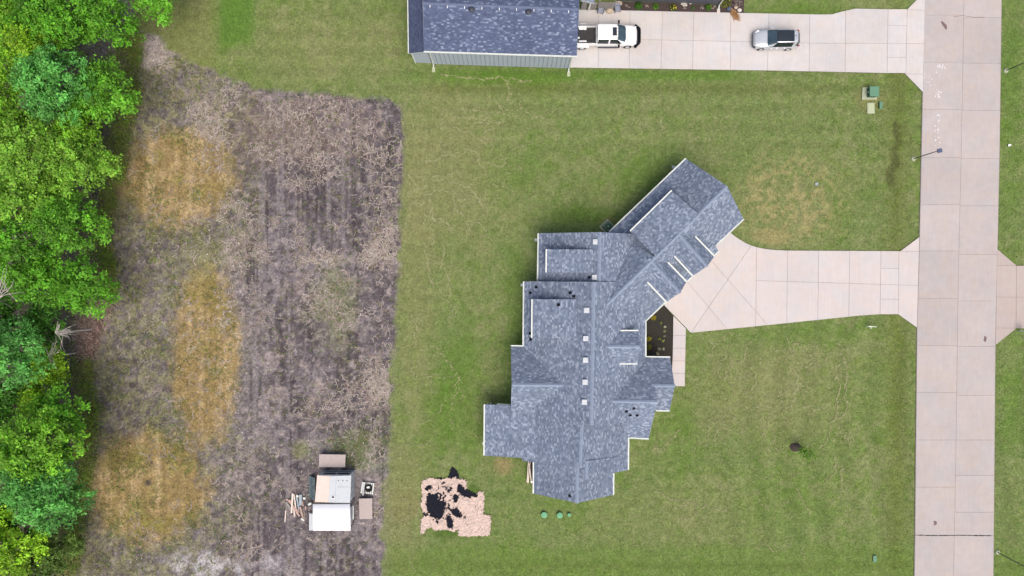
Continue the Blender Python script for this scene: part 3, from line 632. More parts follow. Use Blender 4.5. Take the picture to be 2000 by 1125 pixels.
# ------------------------------------------------------------------ plants
M_LEAF = attr_mat('leaf', .55, 0, transl=.4)
def leaves(P0, N, size, col, var, rng, up=.5, asp=.5, huev=.06):
    """kite shaped leaves: positions, normals -> arrays"""
    n = len(P0); nr = N+rng.normal(0, .45, (n, 3)); nr[:, 2] += up; nr /= np.linalg.norm(nr, axis=1)[:, None]+1e-9
    t = rng.normal(0, 1, (n, 3)); t -= nr*(t*nr).sum(1)[:, None]; t /= np.linalg.norm(t, axis=1)[:, None]+1e-9; b = np.cross(nr, t)
    s = (size*rng.uniform(.6, 1.3, n))[:, None]
    a = P0-t*s*.5; c = P0+t*s*.5-nr*s*.12; l = P0+b*s*asp*.5-nr*s*.06; r = P0-b*s*asp*.5-nr*s*.06
    V = np.stack([a, l, c, r], 1).reshape(-1, 3); F = np.arange(n*4).reshape(-1, 4)
    C = np.array(col)[None]*rng.uniform(1-var, 1+var, n)[:, None] if np.ndim(col) == 1 else col*rng.uniform(1-var, 1+var, n)[:, None]
    C = C*(1+rng.normal(0, huev, (n, 3))); C = np.clip(C, .003, .9)
    return V, F, np.repeat(C, 4, 0)
HUE = {'g': (.125, .350, .026), 'g2': (.150, .390, .034), 'l': (.220, .440, .050), 'l2': (.195, .440, .036), 'y': (.175, .385, .026), 'yy': (.255, .470, .028), 'b': (.125, .375, .078), 'd': (.065, .195, .022), 'o': (.105, .180, .036)}
def tree(px, py, rpx, hue, ht, label, seed, dens=1.):
    rng = np.random.default_rng(seed); hc = ht*.62; c = P(px, py, hc); R = rpx/S*(1-hc/H); base = Vector((c.x-2.2, c.y+(.9 if c.y > 0 else -.9), 0))
    t = thing('tree', base, label, 'tree', 'trees of the wood along the field')
    # trunk and limbs
    lean = rng.normal(0, .25, 2); mb = MB(); top = Vector((c.x+lean[0], c.y+lean[1], ht*.55))
    mb.tube([base-Vector((0, 0, .1)), base+Vector((lean[0]*.3, lean[1]*.3, ht*.25)), top], [.05*R+.1, .04*R+.06, .03*R+.03], 8)
    nl = 9; cents = []
    nlobe = int(8+R*2.2)
    for k in range(nlobe):
        a = 2.39996*k+rng.uniform(-.3, .3); rr = R*.74*math.sqrt((k+.4)/nlobe); zz = hc+ht*.30*(1-(rr/(R*.8))**2)+rng.uniform(-.7, .5)
        cents.append((c.x+rr*math.cos(a), c.y+rr*math.sin(a), zz, R*rng.uniform(.22, .40)))
    for k, q in enumerate(cents):
        if k % 2 == 0: mb.tube([base+Vector((lean[0]*.3, lean[1]*.3, ht*.28)), Vector(((q[0]+c.x)/2, (q[1]+c.y)/2, (q[2]+ht*.4)/2)), Vector(q[:3])], [.022*R+.03, .016*R+.02, .012], 5)
    mb.obj('trunk', M_BARK, t)
    PP, NN, CC = [], [], []; hb = np.array(HUE[hue])
    for q in cents:
        nc = max(5, int(15*q[3]**2*dens)+4); lobe_c = hb*rng.uniform(.82, 1.22)
        dv = rng.normal(0, 1, (nc, 3)); dv[:, 2] = np.abs(dv[:, 2])*.8-.35; dv /= np.linalg.norm(dv, axis=1)[:, None]
        cp = np.array(q[:3])+dv*q[3]*rng.uniform(.75, 1.1, nc)[:, None]
        for p_, d_ in zip(cp, dv):
            m = int(rng.integers(26, 44)*.8); ax = d_+np.array((0, 0, .2)); ax[2] *= .6
            ln = rng.uniform(.5, 1.15); s_ = rng.uniform(-.6, 1., m)
            pp = p_+ax*ln*.55*s_[:, None]+rng.normal(0, 1, (m, 3))*np.array((.21, .21, .11))*(1.15-.4*np.abs(s_))[:, None]
            PP.append(pp); NN.append(np.repeat(d_[None]*.5, m, 0)); CC.append(np.repeat((lobe_c*rng.uniform(.5, 1.45))[None], m, 0))
    PP, NN, CC = np.concatenate(PP), np.concatenate(NN), np.concatenate(CC); PP[:, 2] = np.maximum(PP[:, 2], .4)
    V, F, C = leaves(PP, NN, .27, CC, .30, rng, .7, .55)
    npmesh('crown', V, F, M_LEAF, C, parent=t); return len(F)
def plant(name, px, py, r, h, n, col, size, label, cat, seed, group=None, flowers=None, stems=0):
    rng = np.random.default_rng(seed); b = P(px, py, h*.4); b.z = 0; t = thing(name, b, label, cat, group)
    a = rng.uniform(0, 2*np.pi, n); rr = r*np.sqrt(rng.uniform(0, 1, n)); z = h*(1-(rr/r)**2*.7)*rng.uniform(.4, 1, n)+.04
    PP = np.stack([b.x+rr*np.cos(a), b.y+rr*np.sin(a), z], 1); NN = np.stack([np.cos(a)*rr/r, np.sin(a)*rr/r, .6+0*a], 1)
    V, F, C = leaves(PP, NN, size, np.array(col), .35, rng, .4, .4); npmesh('foliage', V, F, M_LEAF, C, parent=t)
    mb = MB()
    for k in range(max(4, stems)): q = Vector(PP[k]); mb.tube([b, (b+q)/2+Vector((0, 0, .05)), q], [.015, .012, .006], 4)
    mb.obj('stem', M_BARK if not stems else M_DEAD, t)
    if flowers:
        m = flowers[1]; ii = rng.integers(0, n, m); V, F, C = leaves(PP[ii]+np.array((0, 0, .06)), NN[ii], flowers[2], np.array(flowers[0]), .2, rng, 1., .9); npmesh('flower', V, F, M_LEAF, C, parent=t)
TREES = [
 (20, 25, 72, 'y', 10, 'yellow green tree in the top left corner of the wood'), (120, 35, 84, 'g', 11, 'large dark green tree by the top edge of the wood'),
 (218, 45, 60, 'g', 9, 'rounded green tree at the top of the wood beside the bare field'), (315, -8, 55, 'g2', 8, 'green tree at the top edge hanging over the mown grass'),
 (28, 125, 62, 'y', 10, 'yellow green tree by the left edge beneath the corner tree'), (92, 105, 50, 'yy', 11, 'bright yellow crown between the dark green and the bluish trees'),
 (122, 172, 74, 'b', 12, 'bluish green dense tree near the top of the wood'), (215, 185, 58, 'g2', 9, 'vivid green tree reaching farthest right into the field'),
 (22, 220, 62, 'y', 10, 'olive yellow tree at the left edge beside the bluish tree'), (165, 245, 52, 'y', 8, 'small olive tree just below the vivid green tree'),
 (60, 300, 80, 'l', 10, 'broad light green tree in the upper wood by the left edge'), (165, 325, 68, 'l', 8, 'light green tree on the field edge above the tan patch'),
 (35, 400, 66, 'l', 9, 'pale light green tree at the left edge, mid height'), (112, 385, 52, 'l', 7, 'loose pale green tree between light green trees'),
 (145, 445, 62, 'g2', 9, 'mid green tree standing out at the field edge, mid height'), (40, 495, 72, 'g2', 10, 'green tree at the left edge above the dead white limbs'),
 (172, 560, 58, 'g', 8, 'green tree jutting into the field above the pink brush'), (95, 545, 56, 'g', 9, 'dark green tree between the left edge tree and the jutting tree'),
 (15, 610, 48, 'd', 7, 'dark green tree beneath the dead white limbs'), (92, 635, 48, 'd', 7, 'dark green tree beside the bare white brush'),
 (28, 690, 76, 'b', 11, 'bluish green tree at the left edge in the lower middle'), (105, 715, 42, 'yy', 5, 'low yellow shrubby tree under the white brush'),
 (75, 775, 46, 'yy', 6, 'yellow green tree below the low yellow shrubby tree'), (15, 790, 55, 'd', 7, 'dark tree at the left edge between two bluish trees'),
 (125, 805, 55, 'g2', 8, 'bright green tree topping the big lower crown'), (92, 865, 76, 'l2', 12, 'large bright green tree in the lower wood'),
 (112, 945, 82, 'b', 11, 'large bluish green tree with drooping boughs in the lower wood'), (0, 890, 58, 'b', 9, 'bluish tree cut by the left edge in the lower wood'),
 (20, 985, 55, 'd', 7, 'dark tree near the lower left behind the drooping tree'), (25, 1060, 66, 'yy', 10, 'bright yellow green tree in the bottom left corner'),
 (100, 1065, 55, 'o', 6, 'dull olive tree beside the bottom left yellow tree'), (55, 1135, 55, 'o', 7, 'olive tree at the bottom edge of the wood')]
for i, (px, py, r, hu, ht, lab) in enumerate(TREES): tree(px, py, r, hu, ht, lab, 100+i)
def dead(px, py, h, L, n, ang, label, seed, name='dead_branch'):
    r_ = random.Random(seed); mb = MB(); b = P(px, py, h)
    t0 = Vector((b.x-math.cos(ang)*L*.5, b.y-math.sin(ang)*L*.5, .0))
    mb.tube([t0, Vector((t0.x, t0.y, h*.6)), b], [.09, .07, .05], 6)
    for k in range(n):
        a = ang+r_.gauss(0, .45); l = L*r_.uniform(.4, 1.); p = b.copy(); pts = [p.copy()]; rad = [.035]
        for j in range(4): a += r_.gauss(0, .25); p = p+Vector((math.cos(a)*l/4, math.sin(a)*l/4, r_.uniform(-.1, .25))); pts.append(p.copy()); rad.append(.035-.007*(j+1))
        mb.tube(pts, rad, 5)
        q = pts[2]; a2 = a+r_.choice((-.7, .7)); mb.tube([q, q+Vector((math.cos(a2), math.sin(a2), .2))*l*.35], [.025, .008], 4)
    mb.obj(name, M_DEAD, origin=t0, label=label, cat='dead tree', group='dead trees in the wood')
dead(-5, 585, 9.5, 3.4, 8, .5, 'bare white dead limbs at the left edge of the wood', 1); dead(108, 650, 7.5, 2.1, 14, .1, 'bushy bare white brush between the green trees', 2)
dead(95, 695, 6, 2.2, 9, .25, 'pale bare twigs above the yellow shrubby tree', 3)
# bed plants
for i, (px, py, r, h, col, lab, fl) in enumerate([(1276.5, 620.5, .28, .45, (.36, .30, .01), 'yellow leaved shrub at the top of the dark flower bed', None), (1267.5, 661.5, .27, .5, (.33, .31, .015), 'upper yellow shrub against the house in the dark bed', None), (1268, 678, .29, .5, (.19, .22, .015), 'lower olive yellow shrub against the house in the dark bed', None)]):
    plant('shrub', px, py, r, h, 120, col, .12, lab, 'shrub', 300+i, 'shrubs in the flower bed')
for i, (px, py, c, lab) in enumerate([(1291, 630.5, (.19, .27, .06), 'topmost pale green plant in the dark bed'), (1298.5, 638, (.5, .5, .36), 'whitish plant below the topmost pale plant'), (1298, 646.5, (.36, .40, .18), 'cream plant third down in the dark bed'), (1297, 656.5, (.3, .32, .2), 'tiny dull plant mid way down the dark bed'), (1288.5, 662, (.26, .33, .05), 'lime plant mid bed nearest the shrubs'), (1295.5, 665.5, (.36, .42, .12), 'lime cream plant beside the lime plant'), (1287.5, 681, (.5, .5, .36), 'small white plant low in the dark bed'), (1296, 681, (.42, .44, .28), 'larger cream plant low in the dark bed'), (1285, 690.5, (.45, .45, .28), 'lowest pale plant in the dark bed')]):
    plant('bedding_plant', px, py, .16, .2, 26, c, .14, lab, 'plant', 320+i, 'bedding plants in the flower bed')
for i, (px, py, r, c, lab, fl, n) in enumerate([(1247.5, 11, .42, (.05, .16, .015), 'biggest round green clump in the mulch bed', None, 200), (1281, 12.5, .33, (.09, .23, .02), 'bright green upright clump in the mulch bed', None, 130), (1315, 14.5, .36, (.06, .13, .02), 'green clump with yellow flowers in the mulch bed', ((.65, .48, .06), 12, .16), 130), (1353.5, 15.5, .16, (.07, .2, .03), 'small green sprout right of the pale pavers', None, 40), (1383.5, 14.5, .34, (.08, .2, .02), 'green clump near the downspout', ((.4, .4, .05), 5, .12), 120), (1417, 3, .62, (.13, .17, .02), 'large yellowish shrub at the corner of the slate house', ((.5, .4, .05), 14, .14), 240)]):
    plant('garden_plant', px, py, r, r*1.1, n, c, .17, lab, 'plant', 340+i, 'plants in the mulch bed', fl)
for i, (px, py, lab) in enumerate([(1225, 12.5, 'leftmost pale dried plant in the mulch bed'), (1264, 12.5, 'pale dried plant right of the round green clump'), (1337, 15, 'pale dried plant below the pavers'), (1369.5, 15, 'pale dried plant left of the downspout clump'), (1394, 14, 'small dried plant by the downspout')]):
    plant('dried_plant', px, py, .26, .2, 9, (.36, .30, .25), .22, lab, 'plant', 360+i, 'dried plants in the mulch bed', None, 9)
plant('twig_heap', 1441, 4, .55, .4, 60, (.22, .17, .17), .3, 'grey brown heap of twigs at the right end of the mulch bed', 'brush', 370, None, None, 30)
def straw_heap(px, py, label, ang, L, n, col, seed):
    rng = np.random.default_rng(seed); b = P(px, py); V, F, C = [], [], []
    for k in range(n):
        a = ang+rng.normal(0, .22); s0 = rng.uniform(0, .4)*L; q = np.array((b.x+math.cos(ang)*s0+rng.normal(0, .1), b.y+math.sin(ang)*s0+rng.normal(0, .1), .12+rng.uniform(0, .18)))
        e = q+np.array((math.cos(a), math.sin(a), rng.uniform(-.15, .1)))*L*rng.uniform(.3, .7); e[2] = max(.09, e[2]); nrm = np.array((-math.sin(a), math.cos(a), 0))*.022
        i0 = len(V); V += [q-nrm, q+nrm, e+nrm*.4, e-nrm*.4]; F.append((i0, i0+1, i0+2, i0+3)); c = np.array(col)*rng.uniform(.5, 1.35); C += [c]*4
    npmesh('dry_frond_heap', np.array(V), np.array(F), M_LEAF, np.array(C), origin=b, label=label, cat='brush')
straw_heap(1427, 20, 'orange brown dry fronds spilling onto the driveway', -1.0, 1.35, 170, (.40, .24, .11), 5)
# young tree with a mulch ring
yt = thing('young_tree', P(1556, 874), 'small young green tree beside a dark mulch mound on the lawn', 'tree'); rng = np.random.default_rng(8)
b = P(1556, 874); mb = MB(); tip = Vector((b.x+.15, b.y-.1, 2.6)); mb.tube([b, b+Vector((.05, 0, 1.2)), tip], [.035, .028, .01], 6)
lp = []
for k in range(26):
    q = b+(tip-b)*rng.uniform(.3, .95); a = rng.uniform(0, 6.28); e = q+Vector((math.cos(a)*.6+.15, math.sin(a)*.5-.12, .3)); mb.tube([q, e], [.012, .005], 4); lp += [np.array(q+(e-q)*u)+rng.normal(0, .14, 3) for u in rng.uniform(.3, 1.1, 16)]
mb.obj('trunk', M_BARK, yt); lp = np.array(lp); V, F, C = leaves(lp, np.zeros_like(lp), .19, np.array((.12, .26, .022)), .35, rng, .8, .4); npmesh('crown', V, F, M_LEAF, C, parent=yt)
def mound(px, py, rx, ry, h, mat, name, seed, **k):
    rings = []; c = P(px, py)
    for f, z in ((1., -.05), (.93, .25), (.7, .7), (.4, .95), (.08, 1.)):
        r_ = random.Random(seed+int(f*10)); rings.append([(c.x+math.cos(2*math.pi*i/18)*rx*f*r_.uniform(.85, 1.12), c.y+math.sin(2*math.pi*i/18)*ry*f*r_.uniform(.85, 1.12), max(-.03, z*h*r_.uniform(.8, 1.1))) for i in range(18)])
    mb = MB(); mb.tube_raw(rings); return mb.obj(name, mat, origin=c, **k)
mound(1554.5, 873.5, .62, .45, .14, M_MULCH, 'mulch_mound', 3, label='dark mulch mound at the foot of the young tree', cat='mulch')
# rocks and chairs near the fence and bed
def rock(px, py, a, b_, h, mat, label, seed, zb=.02):
    rr = random.Random(seed); c = P(px, py, zb); rings = []
    for f, z in ((.8, 0), (1, .3), (.92, .75), (.6, 1.), (.1, 1.02)): rings.append([(c.x+math.cos(2*math.pi*i/9)*a*f*rr.uniform(.8, 1.1), c.y+math.sin(2*math.pi*i/9)*b_*f*rr.uniform(.8, 1.1), zb+z*h) for i in range(9)])
    mb = MB(); mb.tube_raw(rings); mb.obj('rock', mat, origin=c, label=label, cat='rock')
rock(1423, 18.5, .27, .25, .3, M_ROCKB, 'dark blue grey rock beside the dry fronds', 1); rock(1436.5, 15.5, .2, .18, .2, M_ROCKT, 'tan rock right of the dark rock', 2); rock(1444, 20, .24, .2, .15, M_STONE, 'pale grey rock at the end of the mulch bed', 3)
rock(1207, 8, .42, .32, .3, M_ROCKT, 'flat tan boulder at the left end of the mulch bed', 4); rock(1190.5, 22, .45, .30, .3, M_ROCKT, 'tan boulder between the two grey chairs', 5, .085)
pv = thing('paver_stack', P(1337, 8), 'small stack of pale pavers against the slate house', 'pavers')
for k, (dx, dy, z) in enumerate([(-.3, .05, .05), (-.1, 0, .05), (.1, .02, .05), (.55, .1, .05), (-.2, .05, .12), (.02, .04, .12), (.12, -.12, .05), (-.12, -.14, .05)]):
    q = P(1337, 8); MB().box((q.x+dx, q.y+dy, z+.03), (.19, .3, .065), .12*k).obj('paver', M_STONE, pv, bevel=.01)
def chair(px, py, rz, label):
    b = P(px, py, .1); b.z = .085; t = thing('patio_chair', b, label, 'chair', 'patio chairs by the fence'); co, si = math.cos(rz), math.sin(rz)
    W = lambda x, y: (b.x+x*co-y*si, b.y+x*si+y*co)
    MB().box((*W(0, 0), .085+.38), (.6, .58, .14), rz).obj('seat', M_CUSH, t, bevel=.04); MB().box((*W(0, .30), .085+.62), (.6, .14, .5), rz).obj('backrest', M_CUSH, t, bevel=.04)
    for x in (-.26, .26):
        for y in (-.25, .3): MB().box((*W(x, y), .085+.16), (.05, .05, .32), rz).obj('leg', M_BLACK, t)
        MB().box((*W(x*1.2, 0), .085+.55), (.07, .55, .04), rz).obj('armrest', M_DARKM, t)
chair(1173, 22.5, -.2, 'grey cushioned patio chair nearest the workshop'); chair(1205, 20, .15, 'grey cushioned patio chair at the end of the mulch bed')

# ------------------------------------------------------------------ vehicles
def cat(p0, p1, p2, p3, t): return .5*((2*p1)+(-p0+p2)*t+(2*p0-5*p1+4*p2-p3)*t*t+(-p0+3*p1-3*p2+p3)*t**3)
def loft_parts(grid, parts, parent, xf, sub=4, subj=3, smooth=True):
    """grid[i][j] half section control points (x,y,z) from centre top to underside; parts(i,j)->(name,mat)"""
    G = np.array(grid, float); ni, nj, _ = G.shape
    def cr(A, k):
        out = []; n = len(A)
        for i in range(n-1):
            for s in range(k):
                t = s/k; out.append(.5*cat(A[max(i-1, 0)], A[i], A[i+1], A[min(i+2, n-1)], t)+.5*(A[i]*(1-t)+A[i+1]*t))
        out.append(A[-1]); return np.array(out)
    D = cr(G, sub); D = np.swapaxes(cr(np.swapaxes(D, 0, 1), subj), 0, 1); mi, mj, _ = D.shape
    acc = {}
    for i in range(mi-1):
        for j in range(mj-1):
            for sg in (1, -1):
                key = parts(i//sub, j//subj, sg); q = [D[i, j], D[i+1, j], D[i+1, j+1], D[i, j+1]]
                q = [np.array((p[0], p[1]*sg, p[2])) for p in q]
                if sg < 0: q = q[::-1]
                acc.setdefault(key, []).append(q)
    for i in (0, mi-1):
        for j in range(mj-1):
            q = [D[i, j], D[i, j+1], D[i, j+1]*np.array((1, -1, 1)), D[i, j]*np.array((1, -1, 1))]
            acc.setdefault(parts(min(i//sub, ni-2), j//subj, 1), []).append(q if i == 0 else q[::-1])
    for (name, mat, *_), qs in acc.items():
        V = {}; vl = []; F = []
        for q in qs:
            f = []
            for p in q:
                k = tuple(np.round(p, 4))
                if k not in V: V[k] = len(vl); vl.append(xf(p))
                if V[k] not in f: f.append(V[k])
            if len(f) > 2: F.append(tuple(f))
        mkobj(name, vl, F, mat, parent, smooth=smooth)
def wheel(parent, c, r, wd, side):
    pr = [(r*.62, -wd*.46), (r*.92, -wd*.5), (r, -wd*.3), (r, wd*.3), (r*.92, wd*.5), (r*.62, wd*.46)]; n = 24; rings = []
    for rad, off in pr: rings.append([(c[0]+rad*math.cos(2*math.pi*k/n), c[1]+off, c[2]+rad*math.sin(2*math.pi*k/n)) for k in range(n)])
    mb = MB(); mb.tube_raw(rings); t = mb.obj('wheel', M_TYRE, parent, smooth=True)
    mb = MB(); y = c[1]+side*wd*.47
    mb.tube([(c[0], y, c[2]), (c[0], y+side*.02, c[2])], [r*.6, r*.56], 20); mb.tube([(c[0], y, c[2]), (c[0], y+side*.045, c[2])], [r*.2, r*.16], 12)
    mb.obj('rim', M_RIM, t)
# silver crossover, nose to the left
suv = thing('parked_car', P(1518, 82), 'silver white crossover with a black glass roof on the driveway', 'car')
sc = P(1518, 81.5); SX, SY = 26.9, 25.30
xf = lambda p: (SX+p[0], SY+p[1], p[2]+.085)
def sec(xs, hw, zt, zb, ed=None, bw=None, zbelt=None): return xs
def row(x0, x1, x2, x3, x4, y1, z0, z1, y2, z2, y3, z3, y4, z4, y5, z5):
    return [(x0, 0, z0), (x0, y1, z1), (x1, y2, z2), (x2, y3, z3), (x3, y4, z4), (x4, y5, z5), (x4, 0, z5)]
G = [row(-2.36, -2.34, -2.33, -2.34, -2.30, .35, .70, .69, .55, .64, .62, .58, .66, .45, .60, .30),
     row(-2.22, -2.17, -2.12, -2.14, -2.12, .45, .86, .85, .66, .80, .78, .70, .84, .48, .78, .24),
     row(-1.75, -1.72, -1.70, -1.70, -1.70, .50, 1.0, .99, .74, .95, .88, .86, .94, .55, .88, .22),
     row(-1.08, -1.02, -.85, -.9, -.9, .62, 1.10, 1.09, .78, 1.04, .90, .95, .95, .60, .90, .22),
     row(-.28, -.22, -.55, -.5, -.5, .57, 1.58, 1.57, .66, 1.50, .91, .98, .95, .60, .90, .22),
     row(.0, .0, .0, .0, .0, .58, 1.65, 1.64, .68, 1.57, .92, .99, .95, .60, .90, .22),
     row(.75, .75, .75, .75, .75, .58, 1.67, 1.66, .68, 1.58, .92, 1.01, .95, .60, .90, .22),
     row(1.45, 1.45, 1.35, 1.35, 1.35, .56, 1.63, 1.62, .65, 1.54, .91, 1.05, .95, .62, .90, .24),
     row(1.85, 1.83, 1.70, 1.70, 1.70, .44, 1.56, 1.55, .61, 1.44, .86, 1.08, .92, .64, .87, .26),
     row(2.16, 2.10, 2.02, 2.05, 2.05, .42, 1.20, 1.19, .60, 1.12, .76, 1.02, .86, .66, .80, .30),
     row(2.32, 2.30, 2.26, 2.28, 2.20, .40, .85, .85, .60, .82, .70, .78, .76, .60, .70, .36)]
def sp_(i, j, sg):
    if i == 3 and j <= 1: return ('windshield', M_WSH)
    if 4 <= i <= 6 and j == 0: return ('glass_roof', M_GLASS)
    if i == 8 and j <= 1: return ('rear_window', M_GLASS)
    if 4 <= i <= 6 and j == 2: return ('side_window', M_GLASS, sg)
    if i == 0 and j in (3, 4): return ('grille', M_DARKM)
    if j == 5: return ('underbody', M_BLACK)
    if i == 8 and j == 2: return ('rear_window', M_GLASS)
    return ('body', M_CARS)
loft_parts(G, sp_, suv, xf)
for x in (-1.48, 1.28):
    for s_ in (-1, 1): wheel(suv, (SX+x, SY+s_*.86, .085+.35), .35, .24, s_)
for s_ in (-1, 1):
    MB().box((SX-.62, SY+s_*1.04, 1.10), (.14, .24, .15), s_*.5).obj('mirror', M_CARS, suv, bevel=.04)
    mb = MB(); mb.beam((SX-2.2, SY+s_*.60, .84), (SX-1.88, SY+s_*.81, .99), .13, .09); mb.obj('headlight', M_LENS, suv, bevel=.03)
    mb = MB(); mb.beam((SX+2.0, SY+s_*.84, 1.10), (SX+2.2, SY+s_*.72, 1.04), .08, .12); mb.obj('tail_light', M_RED, suv, bevel=.02)
    for x in (-.05, .75): mb = MB(); mb.box((SX+x, SY+s_*.965, .93), (.2, .035, .035)); mb.obj('door_handle', M_LENS, suv)
mb = MB(); mb.box((SX+1.6, SY, 1.74), (.14, .05, .08)); mb.obj('antenna', M_BLACK, suv, bevel=.015)
# white dually pickup, nose to the right
TX, TY = 9.75, 25.6; tr = thing('pickup_truck', (TX, TY, 0), 'white crew cab dual rear wheel pickup truck parked by the workshop', 'truck')
xt = lambda p: (TX+p[0], TY+p[1], p[2]+.085)
G = [row(-1.18, -1.18, -1.18, -1.18, -1.18, .5, 1.90, 1.89, .76, 1.80, .96, 1.22, 1.0, .75, .94, .45),
     row(-1.08, -1.08, -1.16, -1.16, -1.16, .5, 1.95, 1.94, .78, 1.86, .97, 1.23, 1.01, .75, .95, .44),
     row(-.05, -.05, -.05, -.05, -.05, .5, 1.97, 1.96, .79, 1.88, .97, 1.23, 1.01, .75, .95, .44),
     row(.1, .1, .1, .1, .1, .5, 1.97, 1.96, .79, 1.88, .97, 1.23, 1.01, .75, .95, .44),
     row(.85, .80, 1.35, 1.2, 1.2, .5, 1.94, 1.92, .77, 1.84, .97, 1.22, 1.01, .75, .95, .44),
     row(1.72, 1.62, 1.55, 1.6, 1.6, .52, 1.38, 1.36, .82, 1.30, .96, 1.18, 1.01, .75, .95, .44),
     row(2.2, 2.2, 2.2, 2.2, 2.2, .5, 1.36, 1.35, .80, 1.30, .94, 1.15, 1.0, .78, .94, .5),
     row(2.68, 2.64, 2.6, 2.64, 2.64, .5, 1.26, 1.25, .76, 1.20, .90, 1.06, .97, .75, .9, .5),
     row(2.86, 2.82, 2.74, 2.76, 2.76, .48, 1.12, 1.10, .74, 1.05, .86, .95, .92, .7, .86, .52)]
def tp_(i, j, sg):
    if i == 4 and j <= 1: return ('windshield', M_WSH)
    if i in (1, 3) and j == 2: return ('side_window', M_GLASS, sg, i)
    if j == 5: return ('underbody', M_BLACK)
    return ('cab', M_CARW)
loft_parts(G, tp_, tr, xt)
bedx0, bedx1 = -3.42, -1.24
def tb(name, x0, x1, y0, y1, z0, z1, mat, bv=.02): return MB().box((TX+(x0+x1)/2, TY+(y0+y1)/2, .085+(z0+z1)/2), (x1-x0, y1-y0, z1-z0)).obj(name, mat, tr, bevel=bv)
for s_ in (-1, 1):
    tb('bed_side', bedx0, bedx1, *sorted((s_*.80, s_*1.0)), .6, 1.28, M_CARW, .03); tb('bed_rail', bedx0, bedx1, *sorted((s_*.83, s_*.95)), 1.281, 1.31, M_DARKM, .005)
    rings = []
    for dx, hh in ((-.62, .0), (-.5, .16), (-.25, .26), (0, .28), (.25, .26), (.5, .16), (.66, 0)): rings.append([(TX-2.6+dx, TY+s_*yy, .085+zz) for yy, zz in ((.98, .62), (1.20, .66), (1.22, .72+hh*.7), (1.14, .82+hh), (.98, .86+hh))][::s_])
    mb = MB(); mb.tube_raw(rings); mb.obj('rear_fender', M_CARW, tr, smooth=False, bevel=.03)
    tb('wheel_box', -3.0, -2.2, *sorted((s_*.55, s_*.80)), .86, 1.08, M_CARW, .05)
    wheel(tr, (TX-2.6, TY+s_*1.05, .085+.41), .41, .28, s_); wheel(tr, (TX+2.02, TY+s_*.90, .085+.41), .41, .28, s_)
    tb('running_board', -1.0, 1.1, *sorted((s_*1.0, s_*1.14)), .42, .47, M_DARKM); 
    mb = MB(); mb.box((TX+1.02, TY+s_*1.22, .085+1.28), (.16, .30, .26)); mb.box((TX+1.1, TY+s_*1.03, .085+1.22), (.05, .2, .05)); mb.obj('mirror', M_BLACK, tr, bevel=.03)
    mb = MB(); mb.box((TX+2.74, TY+s_*.78, .085+.95), (.16, .24, .2)); mb.obj('headlight', M_LENS, tr, bevel=.03)
    for x in (-.95, .15): tb('door_handle', x, x+.18, *sorted((s_*1.0, s_*1.03)), 1.08, 1.12, M_LENS, .005)
tb('bed_floor', bedx0, bedx1, -.8, .8, .80, .86, plain('bed_liner', (.035, .034, .036), .8, var=.4, scale=5), .005); tb('bed_front', bedx1-.04, bedx1+.04, -.98, .98, .6, 1.30, M_CARW); tb('tailgate', bedx0-.07, bedx0, -.98, .98, .6, 1.28, M_CARW)
tb('sunroof', .30, .72, -.42, .42, 1.955, 1.985, M_GLASS, .02)
tb('rear_window', -1.20, -1.17, -.6, .6, 1.4, 1.75, M_GLASS, .005)
for y in (-.6, -.3, 0, .3, .6): tb('roof_lamp', .77, .83, y-.035, y+.035, 1.95, 1.985, plain('amber_lens', (.3, .16, .05), .3), .01)
mb = MB(); 
mb.beam((TX+2.72, TY-1.10, .78), (TX+3.20, TY-.62, .78), .26, .40); mb.beam((TX+2.72, TY+1.10, .78), (TX+3.20, TY+.62, .78), .26, .40); mb.beam((TX+3.16, TY-.68, .78), (TX+3.16, TY+.68, .78), .30, .42); mb.obj('bumper', M_BLACK, tr, bevel=.03)
mb = MB(); mb.tube([(TX+3.05, TY-.9, 1.0), (TX+3.22, TY-.62, 1.2), (TX+3.22, TY+.62, 1.2), (TX+3.05, TY+.9, 1.0)], .045, 8); mb.beam((TX+3.22, TY-.3, .85), (TX+3.22, TY-.3, 1.2), .05, .05, (0, 1, 0)); mb.beam((TX+3.22, TY+.3, .85), (TX+3.22, TY+.3, 1.2), .05, .05, (0, 1, 0)); mb.obj('grille_guard', M_BLACK, tr)
for (x, y, a) in ((-3.0, -.25, .2), (-3.02, .1, -.1), (-2.95, .35, .4)):
    mb = MB(); mb.lathe((TX+x, TY+y, .085+.86), [(.1, 0), (.11, .1), (.05, .16), (.05, .22)], 12); mb.obj('canister', M_DARKM if y > 0 else M_LENS, None, origin=(TX+x, TY+y, .945), label={-.25: 'pale canister in the truck bed', .1: 'dark canister in the middle of the truck bed', .35: 'dark canister by the far side of the truck bed'}[y], cat='canister', group='canisters in the truck bed')

# ------------------------------------------------------------------ street furniture and utilities
def lamp(bx, by, ang, label):
    b = P(bx, by); t = thing('street_lamp', b, label, 'street lamp', 'street lamps')
    mb = MB(); mb.lathe((b.x, b.y, -.05), [(.26, 0), (.22, .12), (.2, .14)], 16); mb.obj('base', M_PADC, t)
    mb = MB(); mb.tube([(b.x, b.y, .05), (b.x, b.y, 4.05)], [.05, .04], 10); mb.obj('pole', M_DARKM, t)
    mb = MB(); mb.box((b.x+.08, b.y, 4.12), (.46, .40, .12), ang); hd = mb.obj('lamp_head', plain('lamp_head_blue', (.07, .085, .15), .4), t, bevel=.03)
    mb = MB(); mb.box((b.x+.08, b.y, 4.05), (.3, .26, .02), ang); mb.obj('lens', M_LENS, hd)
lamp(1784.5, 310, .25, 'dark street lamp on the left verge of the road'); lamp(1965, 138, .25, 'street lamp at the right edge in the upper verge'); lamp(1948.5, 1078.5, -.4, 'street lamp in the bottom right verge')
